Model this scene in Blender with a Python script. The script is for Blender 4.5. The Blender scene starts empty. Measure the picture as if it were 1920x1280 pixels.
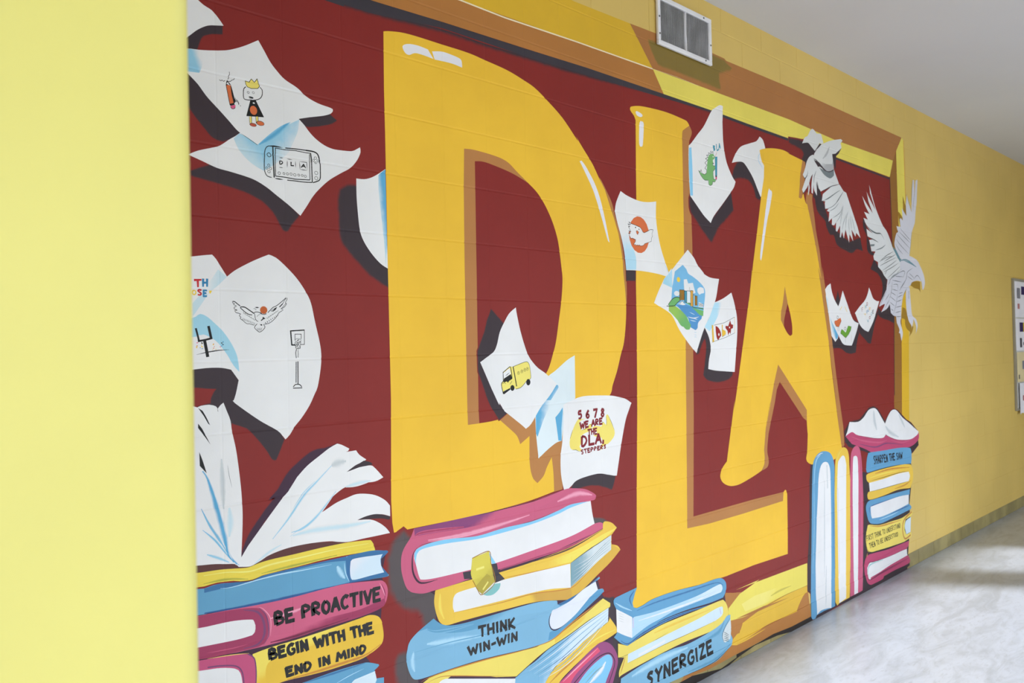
import bpy, math, random
from mathutils import Vector, Matrix
from mathutils.geometry import delaunay_2d_cdt
random.seed(7)
sc = bpy.context.scene
COL = sc.collection

# ------------------------------------------------------------------ camera
cam_d = bpy.data.cameras.new('camera'); cam = bpy.data.objects.new('camera', cam_d); COL.objects.link(cam)
cam_d.sensor_width = 36.0; cam_d.lens = 27.375; cam_d.clip_start = 0.02
FW = Vector((0.68206358, 0.73120603, 0.01126976)); RT = Vector((0.73124487, -0.68176125, -0.02196684)); UP = Vector((0.008379, -0.02322374, 0.99969518))
cam.matrix_world = Matrix(((RT.x, UP.x, -FW.x, -0.89417), (RT.y, UP.y, -FW.y, -2.16225), (RT.z, UP.z, -FW.z, 1.60962), (0, 0, 0, 1)))
cam_d.dof.use_dof = True; cam_d.dof.focus_distance = 2.75; cam_d.dof.aperture_fstop = 5.8
sc.camera = cam

# ------------------------------------------------------------------ sky, sun, exposure
wd = bpy.data.worlds.new('daylight'); sc.world = wd; wd.use_nodes = True
bg = wd.node_tree.nodes['Background']; bg.inputs[0].default_value = (0.84, 0.92, 1.0, 1); bg.inputs[1].default_value = 2.95
sun_d = bpy.data.lights.new('sun', 'SUN'); sun = bpy.data.objects.new('sun', sun_d); COL.objects.link(sun)
sun_d.energy = 9.0; sun_d.angle = math.radians(2.6); sun_d.color = (0.93, 0.96, 1.0)
sd = Vector((-0.60, 0.80, 0)).normalized(); el = math.radians(26.5)
sun.rotation_euler = Vector((sd.x * math.cos(el), sd.y * math.cos(el), -math.sin(el))).to_track_quat('-Z', 'Y').to_euler()
vs = sc.view_settings; vs.view_transform = 'Standard'; vs.look = 'None'; vs.gamma = 1.0; vs.use_curve_mapping = False; vs.exposure = -0.02
sc.cycles.max_bounces = 10; sc.cycles.diffuse_bounces = 7; sc.cycles.glossy_bounces = 4
sc.cycles.use_denoising = True; sc.cycles.sample_clamp_indirect = 6.0

# ------------------------------------------------------------------ materials
def lin(c):
    c = c / 255.0
    return c / 12.92 if c <= 0.04045 else ((c + 0.055) / 1.055) ** 2.4
def alb(rgb, k=1.05): return tuple(max(0.008, min(0.9, lin(v) * k - 0.006)) for v in rgb) + (1,)
def new_mat(name):
    m = bpy.data.materials.new(name); m.use_nodes = True; return m, m.node_tree, m.node_tree.nodes['Principled BSDF']
def node(nt, t, **kw):
    n = nt.nodes.new(t)
    for k, v in kw.items(): n.inputs[k].default_value = v
    return n
def coords(nt): return nt.nodes.new('ShaderNodeNewGeometry').outputs['Position']
def add_bump(nt, b, vec, scale, strength, dist=0.001, detail=3):
    n = node(nt, 'ShaderNodeTexNoise', Scale=scale, Detail=detail); nt.links.new(vec, n.inputs['Vector'])
    bp = node(nt, 'ShaderNodeBump', Strength=strength, Distance=dist); nt.links.new(n.outputs['Fac'], bp.inputs['Height'])
    nt.links.new(bp.outputs['Normal'], b.inputs['Normal'])
def mixc(nt, f, c1, c2):
    m = nt.nodes.new('ShaderNodeMix'); m.data_type = 'RGBA'
    if isinstance(f, float): m.inputs[0].default_value = f
    else: nt.links.new(f, m.inputs[0])
    for i, c in ((6, c1), (7, c2)):
        if isinstance(c, tuple): m.inputs[i].default_value = c
        else: nt.links.new(c, m.inputs[i])
    return m.outputs[2]
def ramp(nt, src, p0, p1):
    r = nt.nodes.new('ShaderNodeMapRange'); r.interpolation_type = 'SMOOTHSTEP'
    r.inputs[1].default_value = p0; r.inputs[2].default_value = p1; nt.links.new(src, r.inputs[0]); return r.outputs[0]
def surface(name, rgb, rough=0.5, var=0.06, vscale=3.0, bump=0.25, bscale=260, spec=0.5, metal=0.0, k=1.05):
    m, nt, b = new_mat(name); P = coords(nt); c = alb(rgb, k)
    n = node(nt, 'ShaderNodeTexNoise', Scale=vscale, Detail=4.0); nt.links.new(P, n.inputs['Vector'])
    d = tuple(v * (1 - var) for v in c[:3]) + (1,); u = tuple(min(.92, v * (1 + var)) for v in c[:3]) + (1,)
    nt.links.new(mixc(nt, ramp(nt, n.outputs['Fac'], .35, .65), d, u), b.inputs['Base Color'])
    b.inputs['Roughness'].default_value = rough; b.inputs['Specular IOR Level'].default_value = spec; b.inputs['Metallic'].default_value = metal
    if bump: add_bump(nt, b, P, bscale, bump)
    return m

PAL = dict(maroon=(132,42,39), framedark=(217,175,50), framelight=(230,214,98), framebrown=(176,118,62), framebrown2=(172,116,66), framebrown3=(150,104,48),
 cream=(240,222,190), olive=(132,112,56), olive2=(196,180,80), olive3=(170,170,70), olive4=(158,122,44), ochre=(224,182,64), lemon=(236,222,124), lemon2=(240,228,130), black=(44,38,36),
 gold=(236,188,58), tan=(180,124,72), hi=(226,226,238), shadow=(60,50,56), shadow2=(88,80,82), purpledark=(66,44,62), charcoal=(62,58,66), orange=(206,130,40),
 white=(228,228,230), white2=(216,228,234), sky=(128,192,228), blue2=(92,166,208), bluep=(196,218,228), blue3=(146,198,224), blue3b=(120,182,216), blue4=(158,206,226), bluel=(176,216,238), bluel2=(140,200,236),
 ink=(30,30,32), ink2=(66,74,76), orange2=(212,110,66), red2=(186,84,62), pink=(220,96,136), crown=(234,216,112), ball=(192,98,50), red=(190,44,50), blue=(52,128,176), ylw=(236,200,70), dred=(128,34,44),
 van=(238,222,116), sky2=(120,182,222), river=(84,146,200), grass=(150,190,90), grass2=(112,176,106), brown2=(156,112,40), teal2=(70,146,170), orange3=(214,160,72), ylw2=(228,184,62), dred2=(150,40,36), green=(120,176,110), green2=(106,162,56),
 gray1=(120,130,134), gray2=(120,124,130), gray3=(196,202,206), browndark=(92,56,54),
 ylwbook=(228,206,80), bk_blue=(98,156,192), bk_blued=(62,112,160), bk_navy=(50,84,140), ltblue=(172,212,234), ltblue2=(134,200,236), ltblue3=(176,210,234), lav=(222,226,240), lav2=(196,194,220), paleb=(206,224,238),
 bk_pink=(200,96,128), bk_mag=(158,62,96), bk_magd=(104,44,66), pinkl=(234,160,184), purple=(118,72,112), purple2=(136,70,118), purple3=(150,78,124), magl=(196,90,120), bk_pink2=(192,84,124), bk_pink3=(216,84,116), bk_pinkd=(186,74,112),
 bk_gold=(228,188,68), bk_yel=(240,216,98), bk_ora=(196,132,62), bk_ylwl=(236,196,110), bk_gold2=(230,192,78), bk_ochre=(214,172,72), bk_ochre2=(206,162,76), bk_yel2=(232,212,104), bk_sky=(126,178,210), bk_blue2=(92,152,192), bk_blue3=(98,156,196),
 paleg=(206,216,220), grayblue=(128,162,176), teal3=(96,156,172), teal4=(132,190,190), bookmark=(214,200,84), bookmark2=(178,162,70),
 bird=(216,218,220), bird2=(176,178,182), bird3=(206,206,216), tealg=(98,136,148))
MATS = {}
def paint_mat(c1, c2=''):
    key = c1 + ('_to_' + c2 if c2 else '')
    if key in MATS: return MATS[key]
    m, nt, b = new_mat('paint_' + key); P = coords(nt)
    n = node(nt, 'ShaderNodeTexNoise', Scale=2.2, Detail=4.0, Roughness=0.6); nt.links.new(P, n.inputs['Vector'])
    a = alb(PAL[c1]); var = 0.05
    lo = tuple(v * (1 - var) for v in a[:3]) + (1,); hi = tuple(min(.9, v * (1 + var)) for v in a[:3]) + (1,)
    col = mixc(nt, ramp(nt, n.outputs['Fac'], .3, .7), lo, hi)
    if c2:
        uv = nt.nodes.new('ShaderNodeUVMap'); uv.uv_map = 'UVMap'
        sx = nt.nodes.new('ShaderNodeSeparateXYZ'); nt.links.new(uv.outputs[0], sx.inputs[0])
        sn = node(nt, 'ShaderNodeTexNoise', Scale=34.0, Detail=3.0); nt.links.new(P, sn.inputs['Vector'])
        ad = nt.nodes.new('ShaderNodeMath'); ad.operation = 'MULTIPLY_ADD'; ad.inputs[1].default_value = 0.5; nt.links.new(sn.outputs['Fac'], ad.inputs[0]); nt.links.new(sx.outputs[0], ad.inputs[2])
        sb = nt.nodes.new('ShaderNodeMath'); sb.operation = 'SUBTRACT'; sb.inputs[1].default_value = 0.25; nt.links.new(ad.outputs[0], sb.inputs[0])
        col = mixc(nt, ramp(nt, sb.outputs[0], 0.08, 0.92), col, alb(PAL[c2]))
    nt.links.new(col, b.inputs['Base Color'])
    b.inputs['Roughness'].default_value = 0.5; b.inputs['Specular IOR Level'].default_value = 0.25
    add_bump(nt, b, P, 330, 0.22, 0.0008, 2)
    MATS[key] = m; return m

# ------------------------------------------------------------------ object helpers
def link(name, me, parent=None):
    o = bpy.data.objects.new(name, me); COL.objects.link(o); o.parent = parent; return o
def mesh(name, verts, faces, mats, parent=None, mi=None, uv=None, smooth=False):
    me = bpy.data.meshes.new(name); me.from_pydata(verts, [], faces)
    for m in (mats if isinstance(mats, list) else [mats]): me.materials.append(m)
    if mi: me.polygons.foreach_set('material_index', mi)
    if uv is not None:
        l = me.uv_layers.new(name='UVMap'); l.data.foreach_set('uv', uv)
    if smooth: me.polygons.foreach_set('use_smooth', [True] * len(me.polygons))
    me.update(); return link(name, me, parent)
def boxes(name, bs, mat, parent=None):
    v, f = [], []
    for (x0, y0, z0, x1, y1, z1) in bs:
        n = len(v); v += [(x, y, z) for x in (x0, x1) for y in (y0, y1) for z in (z0, z1)]
        f += [tuple(n + i for i in q) for q in ((0, 1, 3, 2), (4, 6, 7, 5), (0, 4, 5, 1), (2, 3, 7, 6), (0, 2, 6, 4), (1, 5, 7, 3))]
    return mesh(name, v, f, mat, parent)
def bevel(o, w=0.002, seg=2):
    m = o.modifiers.new('edge', 'BEVEL'); m.width = w; m.segments = seg; m.limit_method = 'ANGLE'; return o
def structure(o): o['kind'] = 'structure'; return o
def empty(name, loc, label=None, cat=None):
    o = bpy.data.objects.new(name, None); COL.objects.link(o); o.location = loc; o.empty_display_size = 0.1
    if label: o['label'] = label; o['category'] = cat
    return o

# ------------------------------------------------------------------ the hallway
U = 0.2032; ZT = 2.8154; H = 3.345; WX0, WX1 = -2.2352, 12.192; WY = -4.0
wall_yellow = surface('wall_yellow', (216,186,104), .5, .04, 1.5)
lemon_wall = surface('lemon_wall', (212,206,120), .45, .03, 2.0, .35, 26)
ceil_mat = surface('ceiling_paint', (201,202,207), .7, .02, 1.0, .1, 120)
white_wall = surface('white_wall', (226,222,206), .6, .03, 1.5)
def floor_material():
    m, nt, b = new_mat('polished_floor'); P = coords(nt)
    mp = nt.nodes.new('ShaderNodeMapping'); mp.inputs['Rotation'].default_value = (0, 0, math.radians(-28)); mp.inputs['Scale'].default_value = (1.1, 3.6, 1); nt.links.new(P, mp.inputs['Vector'])
    n1 = node(nt, 'ShaderNodeTexNoise', Scale=2.6, Detail=7.0, Roughness=.62, Distortion=1.1); nt.links.new(mp.outputs[0], n1.inputs['Vector'])
    n2 = node(nt, 'ShaderNodeTexNoise', Scale=14.0, Detail=5.0, Roughness=.65, Distortion=.6); nt.links.new(mp.outputs[0], n2.inputs['Vector'])
    base = mixc(nt, ramp(nt, n1.outputs['Fac'], .30, .62), alb((154,159,168)), alb((174,180,192)))
    base = mixc(nt, ramp(nt, n2.outputs['Fac'], .50, .80), base, alb((149,153,161)))
    nt.links.new(base, b.inputs['Base Color']); b.inputs['Roughness'].default_value = .30; b.inputs['Specular IOR Level'].default_value = .5
    add_bump(nt, b, P, 9, .12, .004); return m
FX0, FX1 = -3.4, 12.4
structure(boxes('floor', [(FX0, WY - .2, -.12, FX1, .2, 0)], floor_material()))
structure(boxes('ceiling', [(FX0, WY - .2, H, FX1, .2, H + .12)], ceil_mat))

# wall_left: block wall with raked joints; each block 16 x 8 inches with a scored middle
wall = structure(boxes('wall_left', [(FX0, .0018, 0, FX1, .20, H)], wall_yellow))
def block_mesh(h0, h1, left=True, right=True):
    """one block seen from the front, bottom h0, top h1 (joint centres), x from 0 to 2U"""
    xs = [.0008, .004, U - .004, U, U + .004, 2 * U - .004, 2 * U - .0008]; zs = [h0 + .001, h0 + .005, h1 - .005, h1 - .001]
    hx = [.0006, 0, 0, .0004, 0, 0, .0006]; hz = [.0016, 0, 0, .0016]
    v = [(x, max(a, c), z) for z, c in zip(zs, hz) for x, a in zip(xs, hx)]
    f = [(r * 7 + i, r * 7 + i + 1, r * 7 + 8 + i, r * 7 + 7 + i) for r in range(3) for i in range(6)]
    n = len(v); v += [(xs[0], .03, zs[0]), (xs[-1], .03, zs[0]), (xs[-1], .03, zs[-1]), (xs[0], .03, zs[-1])]
    f += [(n, n + 1, *[i for i in range(6, -1, -1)]), (n + 1, n + 2, 27, 20, 13, 6), (n + 2, n + 3, *range(21, 28)), (n + 3, n, 0, 7, 14, 21), (n + 3, n + 2, n + 1, n)]
    me = bpy.data.meshes.new('block'); me.from_pydata(v, [], f); me.materials.append(wall_yellow); return me
cells = []; me_full = block_mesh(0, U)
for k in range(-3, 14):
    z1 = min(H + .004, ZT - k * U); z0 = max(-.004, ZT - (k + 1) * U)
    me = me_full if (z1 - z0) > U - .001 else block_mesh(0, z1 - z0)
    off = 0 if k % 2 else U
    x = WX0 + off
    while x + 2 * U < WX1:
        cells.append((x, z0, z1, me)); x += 2 * U
def prio(c):
    x, z0, z1, _ = c
    vis = (x + 2 * U > 5.0 and x < 8.4) or (z1 > 3.06 and 0 < x < 8.4)
    return (0 if vis else 1, abs(x - 2.5) + (5 if x < -.5 or x > 8.4 else 0))
cells.sort(key=prio)
for i, (x, z0, z1, me) in enumerate(cells[:300]):
    o = bpy.data.objects.new('block', me); COL.objects.link(o); o.parent = wall; o.location = (x, 0, z0)
rv, rf = [], []
for (x, z0, z1, me) in cells[300:]:
    n = len(rv); rv += [(v.co.x + x, v.co.y, v.co.z + z0) for v in me.vertices]; rf += [tuple(n + i for i in p.vertices) for p in me.polygons]
o = mesh('block_courses', rv, rf, wall_yellow, wall); o['kind'] = 'stuff'

# base tiles along the foot of the wall
tile_mat = surface('base_tile', (150,138,92), .45, .2, 4.0, .3, 40)
def base_tiles(name, x0, x1, y):
    g = structure(boxes(name, [(x0, y - .0006, 0, x1, y + .001, .098)], surface('grout', (96,88,66), .8, .2)))
    n = int((x1 - x0) / .3048)
    me = None
    for i in range(n):
        o = boxes('base_tile', [(0, -.002, 0.002, .3008, .001, .1)], tile_mat, g) if me is None else link('base_tile', me, g)
        me = o.data; o.location = (x0 + i * .3048 + .002, y, 0)
    return g
base_tiles('baseboard_left', -2.2 + .004, 11.2, 0.0)

# near return of the wall with a rounded corner, beside the camera
def wall_corner():
    x1, y0, y1, r = -.5985, -1.40, -1.02, .024; pts = [(-3.4, y0)]
    for i in range(9): a = -math.pi / 2 + i / 8 * math.pi / 2; pts.append((x1 - r + r * math.cos(a), y0 + r + r * math.sin(a)))
    for i in range(9): a = i / 8 * math.pi / 2; pts.append((x1 - r + r * math.cos(a), y1 - r + r * math.sin(a)))
    pts.append((-3.4, y1)); n = len(pts)
    v = [(x, y, 0) for x, y in pts] + [(x, y, H) for x, y in pts]
    f = [(i, (i + 1) % n, n + (i + 1) % n, n + i) for i in range(n)] + [tuple(range(n - 1, -1, -1)), tuple(range(n, 2 * n))]
    return structure(mesh('wall_front', v, f, lemon_wall, smooth=False))
o = wall_corner()
for p in o.data.polygons: p.use_smooth = len(p.vertices) == 4
o.data.set_sharp_from_angle(angle=math.radians(40)) if hasattr(o.data, 'set_sharp_from_angle') else None

# window wall across the hallway, end walls
def opening_wall():
    spans = [(-3.0, -0.9), (-0.86, 2.4), (2.44, 7.56), (7.92, 8.9)]; b = []; x = FX0
    for (a, c) in spans: b.append((x, WY - .2, 0, a, WY, H)); x = c
    b.append((x, WY - .2, 0, FX1, WY, H))
    for (a, c) in spans: b.append((a, WY - .2, 2.49, c, WY, H)); b.append((a, WY - .2, 0, c, WY, .12))
    return structure(boxes('wall_right', b, white_wall))
opening_wall()
alu = surface('window_aluminium', (150,150,152), .35, .03, metal=.8)
for i, (a, c) in enumerate([(-3.0, -0.9), (-0.86, 2.4), (2.44, 7.56), (7.92, 8.9)]):
    bs = [(a, WY - .14, .12, a + .03, WY - .08, 2.49), (c - .03, WY - .14, .12, c, WY - .08, 2.49), (a + .03, WY - .14, 2.49 - .03, c - .03, WY - .08, 2.49), (a + .03, WY - .14, .12, c - .03, WY - .08, .15)]
    structure(boxes('window_%d' % (i + 1), bs, alu))
    pd = bpy.data.lights.new('window_portal', 'AREA'); pd.shape = 'RECTANGLE'; pd.size = c - a; pd.size_y = 2.49 - .12; pd.cycles.is_portal = True
    po = bpy.data.objects.new('window_portal', pd); COL.objects.link(po); po.location = ((a + c) / 2, WY - .21, (2.49 + .12) / 2); po.rotation_euler = (math.pi / 2, 0, 0)
structure(boxes('wall_back', [(FX0 - .2, WY - .2, 0, FX0, .2, H)], wall_yellow))
structure(boxes('wall_far', [(FX1, WY - .2, 0, FX1 + .2, .2, H)], wall_yellow))
structure(boxes('ground', [(-30, -40, -.3, 40, WY - .2, -.15)], surface('outdoor_paving', (170,168,160), .9, .1)))

# ceiling light fixtures
tube_mat, nt, b = new_mat('diffuser_glow'); b.inputs['Emission Color'].default_value = (1, .97, .92, 1); b.inputs['Emission Strength'].default_value = 7.0; b.inputs['Base Color'].default_value = (.8, .8, .8, 1)
lamp_white = surface('lamp_housing', (225,225,222), .4, .02)
for (x, lab) in [(-1.2, 'fluorescent ceiling light nearest the camera'), (2.2, 'fluorescent ceiling light farther along the hall')]:
    L = empty('ceiling_light', (x, -2.6, H), lab, 'light')
    boxes('housing', [(-.61, -.16, -.07, .61, .16, 0)], lamp_white, L)
    boxes('diffuser', [(-.58, -.13, -.085, .58, .13, -.0702)], tube_mat, L)

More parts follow.
